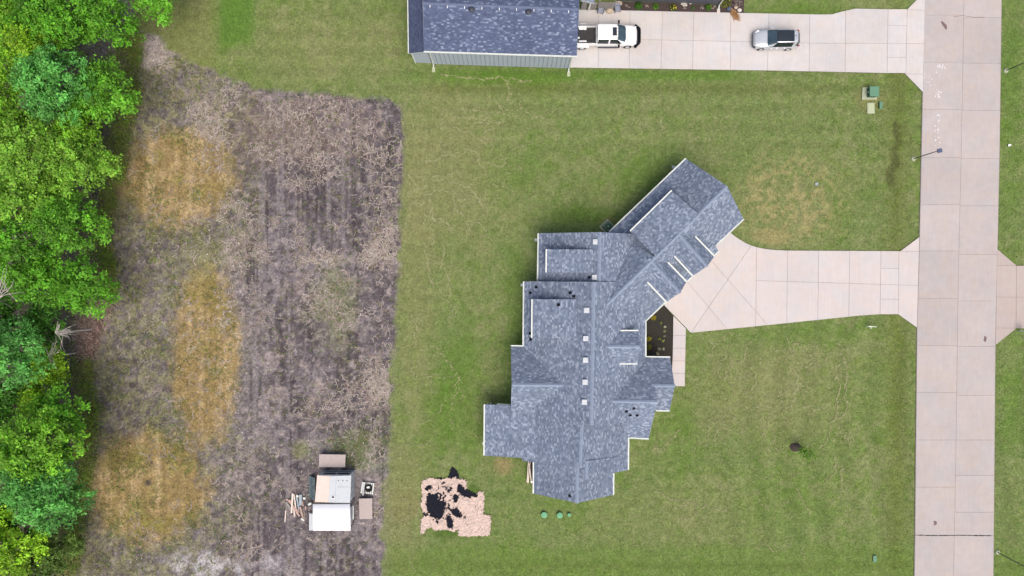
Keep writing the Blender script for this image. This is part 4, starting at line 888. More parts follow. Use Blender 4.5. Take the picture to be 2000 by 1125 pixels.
tf = thing('transformer', P(1703, 180), 'green utility transformer cabinet on a pale pad near the driveway', 'transformer')
mb = MB(); mb.prism([P(*q)[:2] for q in ((1683.8, 171), (1712.5, 170), (1712, 194.8), (1682.4, 194.8))], -.05, .1); mb.obj('pad', M_PADC, tf, bevel=.02)
MB().box((36.86, 20.02, .41), (.88, .96, .62)).obj('cabinet', M_GRND, tf, bevel=.05); MB().box((36.84, 20.0, .76), (.95, 1.02, .09)).obj('lid', M_GRN, tf, bevel=.03)
MB().box((36.40, 20.02, .4), (.03, .1, .12)).obj('latch', M_LENS, tf)
hb_ = thing('handhole', P(1700.6, 211), 'pale rounded utility cover below the transformer', 'utility cover'); q = P(1700.6, 211.2)
MB().box((q.x, q.y, .01), (.78, 1.14, .12)).obj('frame', M_PADC, hb_, bevel=.04); MB().box((q.x, q.y, .05), (.66, 1.02, .08)).obj('lid', M_GRNP, hb_, bevel=.03)
def ubox(px, py, wx, wy, h, mat, label, cat='utility box', lid=True):
    b = P(px, py); t = thing('utility_box', b, label, cat); MB().box((b.x, b.y, h/2-.02), (wx*.92, wy*.92, h)).obj('body', M_GRND, t, bevel=.015); MB().box((b.x, b.y, h), (wx, wy, .04)).obj('lid', mat, t, bevel=.012)
    MB().box((b.x+wx*.25, b.y-wy*.36, h+.025), (.05, .05, .02)).obj('lock', M_BLACK, t)
ubox(1718.8, 206.5, .33, .7, .2, M_GRN, 'narrow green utility box right of the pale cover'); ubox(1707.7, 1090.8, .36, .68, .12, M_GRN, 'green utility box near the bottom edge left of the road'); ubox(1594.5, 359.5, .3, .3, .06, M_WOODB, 'small bluish valve box in the dry lawn patch'); ubox(1970.5, 284, .3, .2, .1, M_LENS, 'small pale marker box on the right verge')
def lid(px, py, r, h, label):
    b = P(px, py); t = thing('septic_lid', b, label, 'septic lid', 'green septic lids behind the house')
    mb = MB(); mb.lathe((b.x, b.y, -.05), [(r*1.02, 0), (r*1.02, h+.02), (r*.9, h+.03)], 28); mb.obj('riser', M_GRND, t); 
    mb = MB(); mb.lathe((b.x, b.y, h), [(r, 0), (r, .05), (r*.92, .065), (r*.5, .085), (.01, .09)], 28); c = mb.obj('lid', plain('lid_green', (.105, .29, .155), .55, var=.08), t, smooth=False)
lid(1062.7, 1004.5, .32, .2, 'leftmost of the three round green lids'); lid(1093, 1005, .31, .24, 'middle of the three round green lids'); lid(1111.5, 1004.5, .19, .16, 'smallest rightmost of the three round green lids')
ac = thing('air_conditioner', P(1186, 443.5), 'air conditioner unit on a diamond pad by the garage wing', 'air conditioner'); q = P(1186, 443.5); A4 = math.radians(44)
MB().box((q.x, q.y, .03), (1.22, 1.22, .12), A4).obj('pad', M_PADC, ac, bevel=.02); MB().box((q.x, q.y, .46), (.80, .80, .74), A4).obj('cabinet', plain('ac_green_grey', (.10, .16, .11), .6), ac, bevel=.05)
mb = MB(); mb.lathe((q.x, q.y, .81), [(.33, 0), (.33, .05), (.30, .05)], 24); f_ = mb.obj('fan_ring', M_GRND, ac)
mb = MB(); mb.lathe((q.x, q.y, .855), [(.09, 0), (.09, .03), (.05, .05)], 14); mb.obj('fan_hub', plain('ac_hub', (.25, .36, .27), .5), f_)
mb = MB()
for k in range(14):
    a = 2*math.pi*k/14; mb.beam((q.x+.08*math.cos(a), q.y+.08*math.sin(a), .87), (q.x+.31*math.cos(a), q.y+.31*math.sin(a), .87), .012, .012)
mb.obj('fan_guard', M_GRND, f_)
mbx = thing('mailbox', P(1991, 646.5), 'white and teal mailbox beside the pinkish driveway', 'mailbox'); q = P(1991, 646.5)
MB().box((q.x, q.y, .5), (.11, .11, 1.1)).obj('post', M_WHITE, mbx); MB().box((q.x, q.y, 1.06), (.50, .55, .06), .3).obj('shelf', M_WHITE, mbx, bevel=.02)
mb = MB(); rings = [[(q.x+.05+math.cos(t_)*.15, q.y+yy, 1.10+.12+max(-.12, math.sin(t_)*.14)) for t_ in [2*math.pi*k/16 for k in range(16)]] for yy in (-.24, .24)]; mb.tube_raw(rings); mb.obj('box', plain('mailbox_teal', (.13, .25, .29), .4), mbx); MB().box((q.x+.22, q.y-.05, 1.3), (.02, .06, .16)).obj('flag', M_RED, mbx)
sg = thing('yard_sign', P(1696, 637), 'thin white yard sign standing on the lawn by the driveway', 'sign'); q = P(1696, 637)
MB().box((q.x, q.y, .62), (.82, .06, .5), -.06).obj('panel', plain('sign_pale', (.55, .62, .55), .5), sg); 
for dx in (-.3, .1): MB().box((q.x+dx, q.y-.05, .3), (.04, .03, .75)).obj('stake', M_LENS, sg)
MB().box((q.x+.05, q.y-.14, .4), (.05, .2, .04)).obj('brace', M_LENS, sg)

# ------------------------------------------------------------------ torn paper over black film on the lawn
OX, OY, KS = 810, 905, 7.256; cv = lambda L: [(OX+x/KS, OY+y/KS) for x, y in L]
OUT = cv([(105, 240), (230, 198), (265, 203), (350, 228), (480, 205), (530, 222), (570, 178), (600, 222), (690, 210), (735, 250), (735, 345), (715, 380), (640, 450), (700, 468), (760, 480), (840, 468), (888, 482), (892, 412), (970, 394), (988, 500), (975, 722), (1076, 742), (1072, 1010), (870, 1035), (620, 1022), (600, 940), (545, 965), (430, 935), (330, 945), (300, 955), (230, 905), (160, 930), (140, 988), (78, 992), (92, 800), (122, 740), (95, 600), (105, 480), (93, 340)])
HOLES = [cv(L) for L in ([(170, 470), (190, 400), (240, 425), (330, 440), (350, 520), (450, 530), (440, 600), (405, 700), (400, 780), (300, 785), (220, 735), (170, 660), (160, 560)], [(595, 300), (640, 290), (720, 360), (815, 450), (810, 475), (700, 465), (600, 390)], [(505, 640), (600, 620), (670, 720), (655, 775), (600, 770), (530, 720)], [(440, 720), (510, 730), (555, 860), (530, 930), (470, 900), (440, 800)], [(140, 340), (245, 295), (250, 345), (170, 390)], [(545, 430), (640, 450), (600, 540), (545, 560)], [(450, 390), (520, 310), (545, 350), (480, 430)], [(110, 690), (180, 690), (185, 740), (120, 735)], [(300, 790), (340, 800), (340, 850), (305, 830)], [(450, 610), (500, 590), (480, 640), (455, 680)], [(845, 620), (865, 580), (862, 615)], [(690, 740), (735, 745), (720, 775)], [(330, 205), (385, 205), (380, 222), (320, 225)])]
DARK = [cv([(480, 200), (490, 170), (505, 100), (525, 68), (560, 75), (610, 125), (625, 190), (640, 215), (480, 225)]), cv([(590, 280), (640, 285), (730, 360), (895, 455), (890, 485), (690, 480), (590, 420)])]+HOLES
def sheet(name, fn, mat, z, amp, st, seed, parent):
    xs = np.arange(818, 964, st); ys = np.arange(910, 1052, st); GX, GY = np.meshgrid(xs, ys); ins = fn((GX[:-1, :-1]+GX[1:, 1:])/2, (GY[:-1, :-1]+GY[1:, 1:])/2)
    x, y = (GX-1000)/S, (562.5-GY)/S; Z = z+amp*(fbm(x, y, 1.6, 4, seed)-.4)+amp*.5*(fbm(x, y, 7, 2, seed+9)-.5)
    ii = np.arange(GX.size).reshape(GX.shape); F = np.stack([ii[1:, :-1], ii[1:, 1:], ii[:-1, 1:], ii[:-1, :-1]], -1)[ins]
    V = np.stack([x, y, Z], -1).reshape(-1, 3); us = np.unique(F); rm = np.zeros(len(V), int); rm[us] = np.arange(len(us)); o = npmesh(name, V[us], rm[F], mat, parent=parent, smooth=True)
    md = o.modifiers.new('solid', 'SOLIDIFY'); md.thickness = .012; md.offset = -1
def wrp(px, py, s, a): return px+(fbm(px, py, .42, 4, s)-.5)*a, py+(fbm(px, py, .42, 4, s+7)-.5)*a
ppr = thing('torn_sheeting', P(888, 985), 'torn tan paper sheeting over black film lying on the lawn', 'sheeting')
def f_paper(px, py):
    a, b_ = wrp(px, py, 3, 8); m = pip(a, b_, OUT)
    for h_ in HOLES: m &= ~pip(a, b_, h_)
    for h_ in HOLES[:4]:
        fr = fbm(px, py, .22, 4, 60)
    cx, cy = OX+400/KS, OY+560/KS; near = 1-np.clip(np.hypot((px-cx)/34, (py-cy)/46), 0, 1)
    m &= ~((fbm(px, py, .30, 4, 77) > .70-.18*near) & (near > 0.05)); m &= ~((np.abs(fbm(px, py*.6, .11, 4, 87)-.5) < .010) & (fbm(px, py, .16, 3, 97) > .52)); return m
def f_dark(px, py):
    a, b_ = wrp(px, py, 3, 7); m = np.zeros(px.shape, bool)
    for h_ in DARK:
        c_ = cen(h_); k = .88
        m |= pip(c_[0]+(a-c_[0])*k, c_[1]+(b_-c_[1])*k, h_)
    cx, cy = OX+400/KS, OY+560/KS; m |= (np.hypot((px-cx)/34, (py-cy)/44) < 1.0) & pip(a, b_, OUT)
    return m
sheet('black_film', f_dark, M_CHAR, .02, .05, .9, 5, ppr); sheet('paper', f_paper, M_CARD, .09, .15, .45, 15, ppr)

# ------------------------------------------------------------------ shed, boards and scrap in the field
shed = thing('camper_shed', P(655, 955), 'boxy shed with tan and grey roof panels in the bare field', 'shed')
def hq(pts, h): return [P(*p, h) for p in pts]
def panel(name, q, th, mat, par):
    mb = MB(); n = (q[1]-q[0]).cross(q[3]-q[0]).normalized(); n = n if n.z > 0 else -n; V = q+[p-n*th for p in q]; mb.add(V, [(0, 1, 2, 3), (7, 6, 5, 4), (0, 4, 5, 1), (1, 5, 6, 2), (2, 6, 7, 3), (3, 7, 4, 0)]); return mb.obj(name, mat, par)
tq = hq([(619.4, 928.4), (644.8, 930), (641.6, 981.5), (615, 980.6)], 2.0); panel('roof_panel', tq, .05, M_TAN, shed)
g1 = hq([(644.9, 930), (657, 929.5), (654, 982), (641.7, 981.5)], 2.03); g2 = hq([(657.2, 929.5), (686, 928.6), (683.7, 982.5), (654.2, 982)], 2.03); panel('roof_panel', g1, .05, M_GALV, shed); panel('roof_panel', g2, .05, M_GALV, shed)
x0, x1, y0, y1 = -19.35, -16.15, -21.35, -18.72; mb = MB(); mb.prism([(x0, y0), (x1, y0), (x1, y1), (x0, y1)], 0, 1.94); mb.obj('wall', M_GALV, shed)
for (a, b_) in ((-19.0, -17.75), (-17.6, -16.4)): MB().box(((a+b_)/2, y1+.02, 1.35), (b_-a, .04, .42)).obj('window', M_GLASS, shed); MB().box(((a+b_)/2, y1+.03, .6), (b_-a, .03, .12)).obj('vent_slot', M_DARKM, shed)
for x in (x0, x1): MB().box((x, y1+.03, .97), (.09, .08, 1.94)).obj('corner_post', M_GALV, shed)
for k in range(4): MB().box((x1+.02, y0+.35+k*.62, .97), (.03, .5, 1.7)).obj('side_panel', plain('grey_panel_b', (.34, .37, .40), .5), shed)
for (px, py) in ((661, 939), (669.5, 939), (677.5, 939)): q = P(px, py, 2.05); MB().lathe((q.x, q.y, 2.035), [(.06, 0), (.05, .03)], 10).obj('roof_bolt', M_DARKM, shed)
q = P(650.5, 971, 2.05); MB().box((q.x, q.y, 2.055), (.36, .30, .03), .2).obj('hatch_frame', M_LENS, shed); MB().box((q.x, q.y, 2.075), (.27, .21, .02), .2).obj('hatch', M_DARKM, shed)
for k in range(8): q = P(660+k*2.9, 951 if k % 1 == 0 else 951, 2.04); MB().box((q.x, q.y, 2.04), (.09, .02, .02)).obj('roof_rivet', M_DARKM, shed)
cp = thing('metal_lean_to', P(650, 1008), 'open shelter with a bright white corrugated metal roof', 'shelter')
c0, c1, c2, c3 = P(611, 985, 2.15), P(683.7, 984.8, 2.15), P(684.5, 1036.3, 2.0), P(611.3, 1036.3, 2.0); n = 6
for k in range(n):                       # corrugated sheets
    V, F = [], []; m = 9
    for i in range(m+1):
        t = (k+i/m*1.02)/n; z = .018*math.cos(i*math.pi*2/1.5)+(.004 if k % 2 else 0)
        V += [c0.lerp(c1, min(t, 1))+Vector((0, 0, z)), c3.lerp(c2, min(t, 1))+Vector((0, 0, z))]
    F = [(2*i, 2*i+1, 2*i+3, 2*i+2) for i in range(m)]; o = mkobj('roof_sheet', V, F, M_WMET, cp, smooth=True); md = o.modifiers.new('s', 'SOLIDIFY'); md.thickness = .01
for c in (c0, c1, c2, c3): ix = .12 if c.x < -18 else -.12; iy = -.12 if c.y > -23 else .12; MB().box((c.x+ix, c.y+iy, c.z/2-.04), (.1, .1, c.z-.08)).obj('post', M_WOODG, cp)
for a, b_ in ((c0, c1), (c3, c2)): mb = MB(); mb.beam(a+Vector((.1, 0, -.09)), b_+Vector((-.1, 0, -.09)), .06, .12); mb.obj('rafter', M_WOODG, cp)
mb = MB(); mb.beam(P(685.5, 990, .8), P(688, 1016, .8), .05, 1.5); mb.obj('side_wall', M_GALV, cp); mb = MB(); mb.beam(P(690, 988, 1.2), P(690, 1014, 1.2), .08, .12); mb.obj('white_rail', M_WHITE, cp)
for y in (996, 1004, 1011): MB().box((*P(689.5, y)[:2], .6), (.08, .08, 1.2)).obj('post', M_WHITE, cp)
sq = hq([(603.8, 1003), (611.5, 1003), (611.5, 1036), (603.8, 1036)], 1.7); panel('side_roof', sq, .03, M_GALV, cp)
for p in ((605.5, 1005.5), (605.5, 1033.5)): q = P(*p, 1.7); MB().box((q.x, q.y, .83), (.08, .08, 1.66)).obj('post', M_WOODG, cp)
def table(pts, h, label, name='plywood_table'):
    q = hq(pts, h); c = sum(q, Vector())/4; t = thing(name, (c.x, c.y, 0), label, 'table'); panel('top', q, .05, M_PLY, t)
    for p in q: d = (c-p)*.1; MB().box((p.x+d.x, p.y+d.y, (h-.05)/2-.02), (.09, .09, h-.05)).obj('leg', M_WOODG, t)
    mb = MB(); 
    for i in range(4):
        a, b_ = q[i]+(c-q[i])*.1, q[(i+1) % 4]+(c-q[(i+1) % 4])*.1; mb.beam(a-Vector((0, 0, .11)), b_-Vector((0, 0, .11)), .04, .1)
    mb.obj('apron', M_WOODG, t)
table([(623.5, 887.3), (675, 888), (674, 912.7), (622.5, 912.2)], .75, 'long plywood topped table above the shed'); table([(701, 974), (726.8, 973.4), (727.3, 1013.5), (702.2, 1014)], .6, 'upright plywood topped table right of the white roof')
pal = thing('pallet', P(718, 953.5), 'white wooden pallet carrying a dark tyre right of the shed', 'pallet'); pc = [P(706.7, 941, .14), P(731.8, 943.8, .14), P(729, 965.8, .14), P(703.5, 963, .14)]
for k in range(7): a, b_ = pc[0].lerp(pc[1], (k+.5)/7), pc[3].lerp(pc[2], (k+.5)/7); mb = MB(); mb.beam(a, b_, .12, .025); mb.obj('slat', M_WHITE if k not in (2,) else M_WOODG, pal)
for t_ in (.05, .5, .95): a, b_ = pc[0].lerp(pc[3], t_), pc[1].lerp(pc[2], t_); mb = MB(); mb.beam(a-Vector((0, 0, .07)), b_-Vector((0, 0, .07)), .08, .1); mb.obj('bearer', M_WOODG, pal)
q = P(719.6, 954, .3); tw = thing('old_tyre', (q.x, q.y, .155), 'dark tyre with scrap inside lying on the white pallet', 'tyre')
rings = [[(q.x+(.30+.10*math.cos(a))*math.cos(b_), q.y+(.30+.10*math.cos(a))*math.sin(b_), .265+.10*math.sin(a)) for b_ in [2*math.pi*k/24 for k in range(24)]] for a in [2*math.pi*k/10 for k in range(11)]]
mb = MB(); V = [p for r in rings for p in r]; mb.add(V, [(i*24+k, (i+1)*24+k, (i+1)*24+(k+1) % 24, i*24+(k+1) % 24) for i in range(10) for k in range(24)]); mb.obj('tyre', M_TYRE, tw, smooth=True)
MB().lathe((q.x, q.y, .165), [(.2, 0), (.2, .03)], 16).obj('inside', M_BLACK, tw); MB().box((q.x, q.y+.14, .40), (.30, .2, .06), .1).obj('white_lid', M_WHITE, tw, bevel=.02)
mb = MB(); mb.beam(P(709.6, 941.5, .22), P(709.2, 967.5, .22), .13, .06); mb.obj('loose_beam', M_GALV, label='grey beam lying across the left side of the white pallet', cat='beam')
# tarp west of the shed
xs, ys = np.meshgrid(np.linspace(603.5, 619, 22), np.linspace(929, 972, 46)); e = np.clip(1-np.abs((xs-612)/9+.25*np.sin(ys*.23)), 0, 1); Z = .03+.75*sst(0, 1, (xs-603.5)/15)*(.6+.6*fbm(xs, ys, .12, 4, 3)); V = np.stack([(xs-1000)/S, (562.5-ys)/S, Z], -1); ii = np.arange(xs.size).reshape(xs.shape)
o = npmesh('tarp', V.reshape(-1, 3), np.stack([ii[1:, :-1], ii[1:, 1:], ii[:-1, 1:], ii[:-1, :-1]], -1).reshape(-1, 4), M_TARP, origin=P(610, 950), smooth=True, label='crumpled dark teal tarp heaped against the left side of the shed', cat='tarp'); md = o.modifiers.new('s', 'SOLIDIFY'); md.thickness = .02
# lumber heap
LX, LY, LS = 545, 950, 14.06
lum = [((375, 190), (345, 730), 45, .30, 'p', 'widest pale plank lying on top of the scrap lumber heap'), ((200, 345), (420, 560), 40, .08, 'r', 'reddish plank at the upper left of the lumber heap'), ((285, 370), (560, 820), 45, .17, 'r', 'long reddish plank slanting down through the lumber heap'), ((410, 220), (465, 600), 34, .2, 'p', 'pale plank right beside the widest plank'), ((485, 300), (550, 640), 40, .12, 'b', 'grey plank in the middle of the lumber heap'), ((400, 560), (430, 820), 36, .07, 'p', 'short pale plank at the lower end of the heap'), ((590, 230), (590, 520), 75, .22, 'b', 'wide blue grey board at the right of the heap'), ((640, 400), (665, 540), 30, .1, 'r', 'short reddish piece beside the blue grey board'), ((580, 560), (660, 860), 40, .12, 'r', 'reddish plank at the right foot of the heap'), ((440, 580), (560, 710), 26, .24, 'r', 'thin dark red lath crossing the heap'), ((190, 430), (330, 640), 60, .05, 'g', 'grey weathered board at the left side of the heap'), ((185, 660), (165, 970), 26, .05, 'p', 'thin pale lath lying apart left of the heap'), ((730, 540), (735, 640), 34, .08, 'r', 'short brown block between heap and shelter'), ((470, 260), (530, 275), 60, .2, 'w', 'white scrap board at the top of the heap'), ((660, 330), (730, 330), 60, .1, 'w', 'white square scrap right of the blue grey board'), ((800, 510), (890, 460), 60, .35, 'w', 'tilted white scrap panel by the shelter corner'), ((610, 880), (690, 940), 40, .05, 'w', 'bent white scrap below the heap')]
MM = {'p': M_WOODP, 'r': M_WOODR, 'b': M_WOODB, 'g': M_WOODG, 'w': M_WHITE}
for (a, b_, wd, z, mt, lab) in lum:
    A, B = P(LX+a[0]/LS, LY+a[1]/LS, z), P(LX+b_[0]/LS, LY+b_[1]/LS, z); B.z += .03; mb = MB(); mb.beam(A, B, wd/LS/S, .035); mb.obj('plank' if mt != 'w' else 'scrap_panel', MM[mt], label=lab, cat='plank' if mt != 'w' else 'scrap', group='scrap lumber by the shed')
# white boards leaning by the house
for (a, b_, lab) in (((1032.4, 897), (1029.5, 942), 'leftmost white board leaning near the south west house corner'), ((1036, 897), (1031.5, 943), 'white board crossing over at the south west house corner'), ((1033.5, 905), (1038, 944), 'white board leaning inward against the south west house corner')):
    A, B = P(*a, 1.6), P(*b_, .04); mb = MB(); mb.beam(A, B, .09, .035); mb.obj('board', M_WOODP, label=lab, cat='board', group='white boards by the house')
MB().box((*P(1039.5, 941, .3)[:2], .3), (.35, .16, .05)).obj('board', M_WHITE, label='short white board beside the leaning boards', cat='board', group='white boards by the house')
bed('gravel_strip', [(1034, 895), (1045, 895), (1045, 946), (1036, 946)], .02, M_MULCH, 'dark mulch strip behind the leaning boards')

# ------------------------------------------------------------------ straw lines, field residue, weeds, grass
def strand_mesh(name, pos, ang, ln, wd, col, z, kind_label):
    n = len(pos); t = np.stack([np.cos(ang), np.sin(ang)], 1); nn = np.stack([-t[:, 1], t[:, 0]], 1)
    a = pos-t*ln[:, None]/2; b = pos+t*ln[:, None]/2; m = pos+nn*(ln*.10)[:, None]; w_ = nn*wd[:, None]/2
    zz = ground_z(pos[:, 0], pos[:, 1])+z
    pts = np.stack([a-w_*.5, m-w_, b-w_*.5, b+w_*.5, m+w_, a+w_*.5], 1); V = np.concatenate([pts, np.repeat(zz[:, None, None], 6, 1)], 2); V[:, 1:5:3, 2] += .015
    i = np.arange(n)[:, None]*6; F = np.concatenate([i+np.array((0, 1, 4, 5)), i+np.array((1, 2, 3, 4))], 0)
    return npmesh(name, V.reshape(-1, 3), F, M_STRAW, np.repeat(col, 6, 0), label=kind_label, kind='stuff')
M_STRAW = attr_mat('straw', .9, 0)
c1_ = lambda L: [(780+x/3.516, 140+y/3.516) for x, y in L]; c2_ = lambda L: [(1230+x/3.125, 420+y/3.125) for x, y in L]; c3_ = lambda L: [(1500+x/2.922, 740+y/2.922) for x, y in L]
LINES = [c1_(L) for L in ([(280, 30), (440, 42), (560, 48), (700, 50), (830, 60), (900, 50)], [(400, 240), (500, 255), (590, 265)], [(310, 300), (400, 310), (500, 325), (620, 318)], [(170, 640), (300, 590), (400, 560), (450, 535), (520, 545), (565, 610), (590, 720)], [(330, 370), (400, 410), (500, 430), (560, 470), (590, 500)], [(120, 710), (200, 715), (280, 705)], [(40, 1100), (60, 1000), (80, 910), (110, 880), (155, 910), (180, 850), (240, 825), (320, 805), (375, 830), (410, 870), (460, 870)], [(370, 830), (380, 940), (430, 1000)], [(80, 1110), (170, 1060), (190, 990), (220, 985), (290, 1010), (340, 1050), (380, 1100)], [(200, 870), (215, 960), (200, 1000)], [(70, 770), (60, 850)], [(350, 770), (430, 780), (500, 810), (550, 880), (580, 940)], [(590, 610), (640, 640), (760, 650)], [(860, 280), (930, 300), (1000, 325)], [(480, 370), (570, 350), (730, 350)])]
LINES += [c2_(L) for L in ([(725, 770), (700, 850), (690, 890), (630, 900), (600, 940), (580, 1010)], [(815, 830), (790, 900), (745, 940), (770, 970), (745, 1070)], [(950, 770), (990, 830), (1000, 880)], [(1270, 900), (1255, 960), (1270, 1010), (1270, 1120)], [(1050, 920), (1130, 900), (1150, 890)], [(1030, 990), (1005, 1070), (1000, 1120)], [(490, 760), (500, 810), (480, 860)])]
LINES += [c3_(L) for L in ([(395, 0), (400, 100), (400, 200), (350, 260), (345, 330), (310, 400)], [(440, 0), (450, 120), (440, 210), (370, 250)], [(165, 20), (150, 90), (130, 150), (150, 190)], [(200, 160), (260, 180), (330, 175)], [(460, 310), (470, 380)], [(430, 490), (415, 600), (400, 680)], [(385, 440), (380, 530), (330, 590)])]
LINES += [[(1280, 962), (1310, 975), (1340, 978), (1370, 990), (1420, 998)], [(845, 465), (830, 490), (836, 530), (848, 560)], [(870, 480), (862, 520), (880, 560), (875, 600)], [(800, 620), (815, 640), (806, 680)], [(1270, 880), (1300, 870), (1330, 840)], [(1640, 690), (1655, 720), (1650, 760)]]
rw = random.Random(21)
for (xa, xb, ya, yb, n) in ((795, 1010, 195, 450, 42), (795, 930, 450, 900, 26), (1370, 1660, 660, 860, 60), (1420, 1660, 860, 1080, 10), (1100, 1400, 960, 1060, 5), (760, 830, 900, 1100, 8), (1200, 1700, 160, 280, 6)):
    for k in range(n):
        x, y = rw.uniform(xa, xb), rw.uniform(ya, yb); a = rw.uniform(0, 6.28) if xa < 1000 else rw.gauss(1.57, .5); L = [(x, y)]
        for j in range(rw.randint(3, 8)): a += rw.gauss(0, .55); x += math.cos(a)*8; y += math.sin(a)*8; L.append((x, y))
        LINES.append(L)
pos, ang = [], []; rs_ = np.random.default_rng(5)
for li, L in enumerate(LINES):
    thick = (3.2 if li < 45 else 1.6)
    for (xa, ya), (xb, yb) in zip(L[:-1], L[1:]):
        d = math.hypot(xb-xa, yb-ya); n = max(1, int(d*thick*.62)); t = rs_.uniform(0, 1, n); jt = rs_.normal(0, .75 if li < 45 else .6, (n, 2))
        wob = np.sin(t*9+li)*1.3
        q = np.stack([xa+(xb-xa)*t+jt[:, 0]+wob*.6, ya+(yb-ya)*t+jt[:, 1]+wob], 1); pos.append(q); ang.append(np.full(n, -math.atan2(yb-ya, xb-xa))+rs_.normal(0, .45, n))
pos = np.concatenate(pos); ang = np.concatenate(ang); _p = pos.copy(); pos[:, 0] += (fbm(_p[:, 0], _p[:, 1], .09, 4, 301)-.5)*17; pos[:, 1] += (fbm(_p[:, 0], _p[:, 1], .09, 4, 311)-.5)*17; ok = masks(pos[:, 0], pos[:, 1]) < .5; pos, ang = pos[ok], ang[ok]; n = len(pos)
strand_mesh('straw_lines', np.stack([(pos[:, 0]-1000)/S, (562.5-pos[:, 1])/S], 1), ang, rs_.uniform(.10, .28, n), rs_.uniform(.02, .045, n), np.array((.245, .255, .125))*rs_.uniform(.75, 1.15, (n, 1)), .035, 'pale washed up straw lines on the lawn')
# residue wisps on the bare field: short random walks
pos, ang, cols = [], [], []
zones = [(400, 785, 185, 330, 760, 0), (430, 780, 330, 520, 520, 0), (640, 775, 430, 560, 260, 0), (560, 770, 500, 800, 560, 0), (430, 560, 380, 640, 230, 1.57), (720, 770, 600, 1000, 330, 0), (300, 480, 110, 280, 280, 0), (440, 780, 800, 1100, 260, 0), (230, 460, 280, 1080, 420, 1.57), (380, 560, 1000, 1110, 100, 0)]
for (xa, xb, ya, yb, n, a0) in zones:
    for k in range(n):
        for _ in range(6):
            x, y = rs_.uniform(xa, xb), rs_.uniform(ya, yb)
            if fbm(np.array([x/S]), np.array([y/S]), .28, 3, 201)[0] > .52: break
        a = rs_.uniform(0, 6.28) if a0 == 0 else a0+rs_.normal(0, .5); c = np.array(((.36, .31, .285), (.27, .215, .19), (.30, .275, .22))[rs_.integers(0, 3)])*rs_.uniform(.6, 1.15)
        for j in range(rs_.integers(2, 12)):
            a += rs_.normal(0, .75); st = rs_.uniform(1.6, 3.6); x += math.cos(a)*st; y += math.sin(a)*st
            for _ in range(2): pos.append((x+rs_.normal(0, .5), y+rs_.normal(0, .5))); ang.append(-a+rs_.normal(0, .3)); cols.append(c)
pos, ang, cols = np.array(pos), np.array(ang), np.array(cols); ok = masks(pos[:, 0], pos[:, 1]) > .6; pos, ang, cols = pos[ok], ang[ok], cols[ok]; n = len(pos)
strand_mesh('crop_residue', np.stack([(pos[:, 0]-1000)/S, (562.5-pos[:, 1])/S], 1), ang, rs_.uniform(.10, .28, n), rs_.uniform(.018, .05, n), cols*rs_.uniform(.75, 1.2, (n, 1)), .03, 'pale dead stalk residue on the bare field')
# weeds
n = 26000; px = rs_.uniform(170, 780, n); py = rs_.uniform(90, 1120, n); dens = .20+.6*(1-sst(330, 520, px))+.9*np.exp(-((px-700)/70)**2-((py-880)/60)**2)+.6*np.exp(-((px-660)/50)**2-((py-600)/70)**2)
ok = (rs_.uniform(0, 1, n) < dens*sst(.40, .62, fbm(px/S, py/S, .5, 4, 7))*1.2) & (masks(px, py) > .7)
for (a, b_, c_, d_) in ((598, 735, 915, 1040), (620, 678, 883, 915)): ok &= ~((px > a) & (px < b_) & (py > c_) & (py < d_))
px, py = px[ok], py[ok]; m = 6; K = len(px); cx = np.repeat((px-1000)/S, m)+rs_.normal(0, .11, K*m); cy = np.repeat((562.5-py)/S, m)+rs_.normal(0, .11, K*m); cz = np.abs(rs_.normal(.05, .05, K*m))
wc = np.where(rs_.uniform(0, 1, (K, 1)) < .45, np.array((.26, .27, .085)), np.where(rs_.uniform(0, 1, (K, 1)) < .5, np.array((.13, .24, .04)), np.array((.24, .22, .13))))
PPw = np.stack([cx, cy, cz], 1); V, F, C = leaves(PPw, np.zeros_like(PPw)+np.array((0, 0, .8)), .105, np.repeat(wc*rs_.uniform(.6, 1.15, (K, 1)), m, 0), .3, rs_, .5, .6); npmesh('weeds', V, F, M_LEAF, C, label='scattered low weeds over the bare field', kind='stuff')
# low brush along the wood's edge
n = 1500; t = rs_.uniform(0, 1, n); py = 60+t*1065; ex = np.interp(py, [0, 200, 330, 460, 560, 640, 720, 800, 960, 1125], [270, 262, 235, 205, 225, 190, 170, 185, 170, 140]); px = ex-np.abs(rs_.normal(0, 22, n))+9
m = 26; cx = np.repeat((px-1000)/S, m)+rs_.normal(0, .3, n*m); cy = np.repeat((562.5-py)/S, m)+rs_.normal(0, .3, n*m); cz = np.abs(rs_.normal(.25, .25, n*m))+.02
bc = np.where((np.abs(py-640) < 60)[:, None] & (px > 150)[:, None], np.array((.36, .26, .235)), np.where(rs_.uniform(0, 1, (n, 1)) < .55, np.array((.17, .29, .04)), np.where(rs_.uniform(0, 1, (n, 1)) < .6, np.array((.28, .29, .07)), np.array((.24, .20, .13)))))
PPw = np.stack([cx, cy, cz], 1); V, F, C = leaves(PPw, np.zeros_like(PPw)+np.array((0, 0, .5)), .16, np.repeat(bc, m, 0), .4, rs_, .4, .45); npmesh('undergrowth', V, F, M_LEAF, C, label='low tangled undergrowth along the edge of the wood', kind='stuff')
n = 420; px = np.concatenate([rs_.uniform(400, 785, n//2), rs_.uniform(200, 785, n//2)]); py = rs_.uniform(190, 1110, n); ok = masks(px, py) > .8; px, py = px[ok], py[ok]
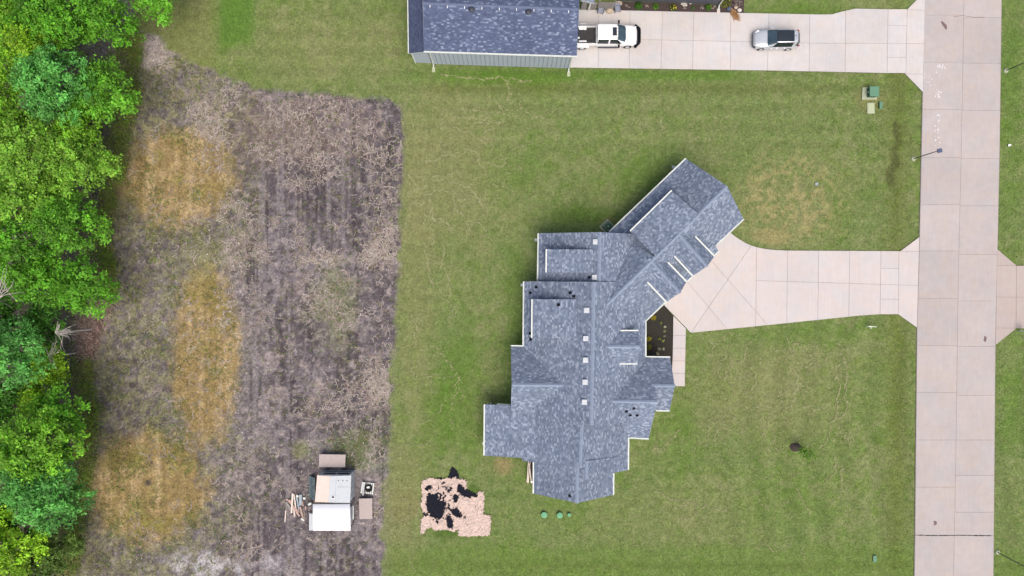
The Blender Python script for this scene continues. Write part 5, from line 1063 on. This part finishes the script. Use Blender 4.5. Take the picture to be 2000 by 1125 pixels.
PPw = np.stack([(px-1000)/S, (562.5-py)/S, 0*px+.03], 1); V, F, C = leaves(PPw, np.zeros_like(PPw)+np.array((0, 0, 2.)), .10, np.array((.62, .60, .58)), .25, rs_, 2., .7); npmesh('litter', V, F, M_STRAW, C, label='tiny pale bits of litter scattered on the bare field', kind='stuff')
# mown grass blades
n = 330000; px = rs_.uniform(262, 2060, n); py = rs_.uniform(-40, 1165, n); ok = masks(px, py) < .4
for poly in (rp, dw, nd, od, swp, fb, mbed, OUT): ok &= ~pip(px, py, [(p[0], p[1]) for p in poly])
ok &= ~pip(px, py, [(1030, 470), (1060, 460), (1200, 460), (1330, 330), (1430, 430), (1300, 590), (1260, 700), (1300, 800), (1220, 900), (1190, 955), (1050, 955), (1045, 890), (955, 885), (955, 800), (1005, 790), (1005, 690), (1030, 670)])
ok &= ~pip(px, py, [(812, -60), (1106, -60), (1106, 131), (812, 123)])
px, py = px[ok], py[ok]; n = len(px); gcol, _ = ground_color(px, py); x, y = (px-1000)/S, (562.5-py)/S; a = rs_.uniform(0, 6.28, n); hgt = rs_.uniform(.03, .09, n); ln = rs_.uniform(.05, .14, n); wd = rs_.uniform(.012, .03, n); z = ground_z(x, y)
t = np.stack([np.cos(a), np.sin(a)], 1); V = np.zeros((n, 3, 3)); V[:, 0, 0] = x-t[:, 1]*wd; V[:, 0, 1] = y+t[:, 0]*wd; V[:, 1, 0] = x+t[:, 1]*wd; V[:, 1, 1] = y-t[:, 0]*wd; V[:, 2, 0] = x+t[:, 0]*ln; V[:, 2, 1] = y+t[:, 1]*ln; V[:, :2, 2] = z[:, None]; V[:, 2, 2] = z+hgt
gcol = gcol*rs_.uniform(.7, 1.5, (n, 1))*np.where(rs_.uniform(0, 1, (n, 1)) < .12, np.array((1.25, 1.15, 1.3)), np.array((1., 1., 1.)))
npmesh('grass', V.reshape(-1, 3), np.arange(n*3).reshape(-1, 3), M_LEAF, np.repeat(gcol, 3, 0), label='short mown grass blades of the lawns', kind='stuff')
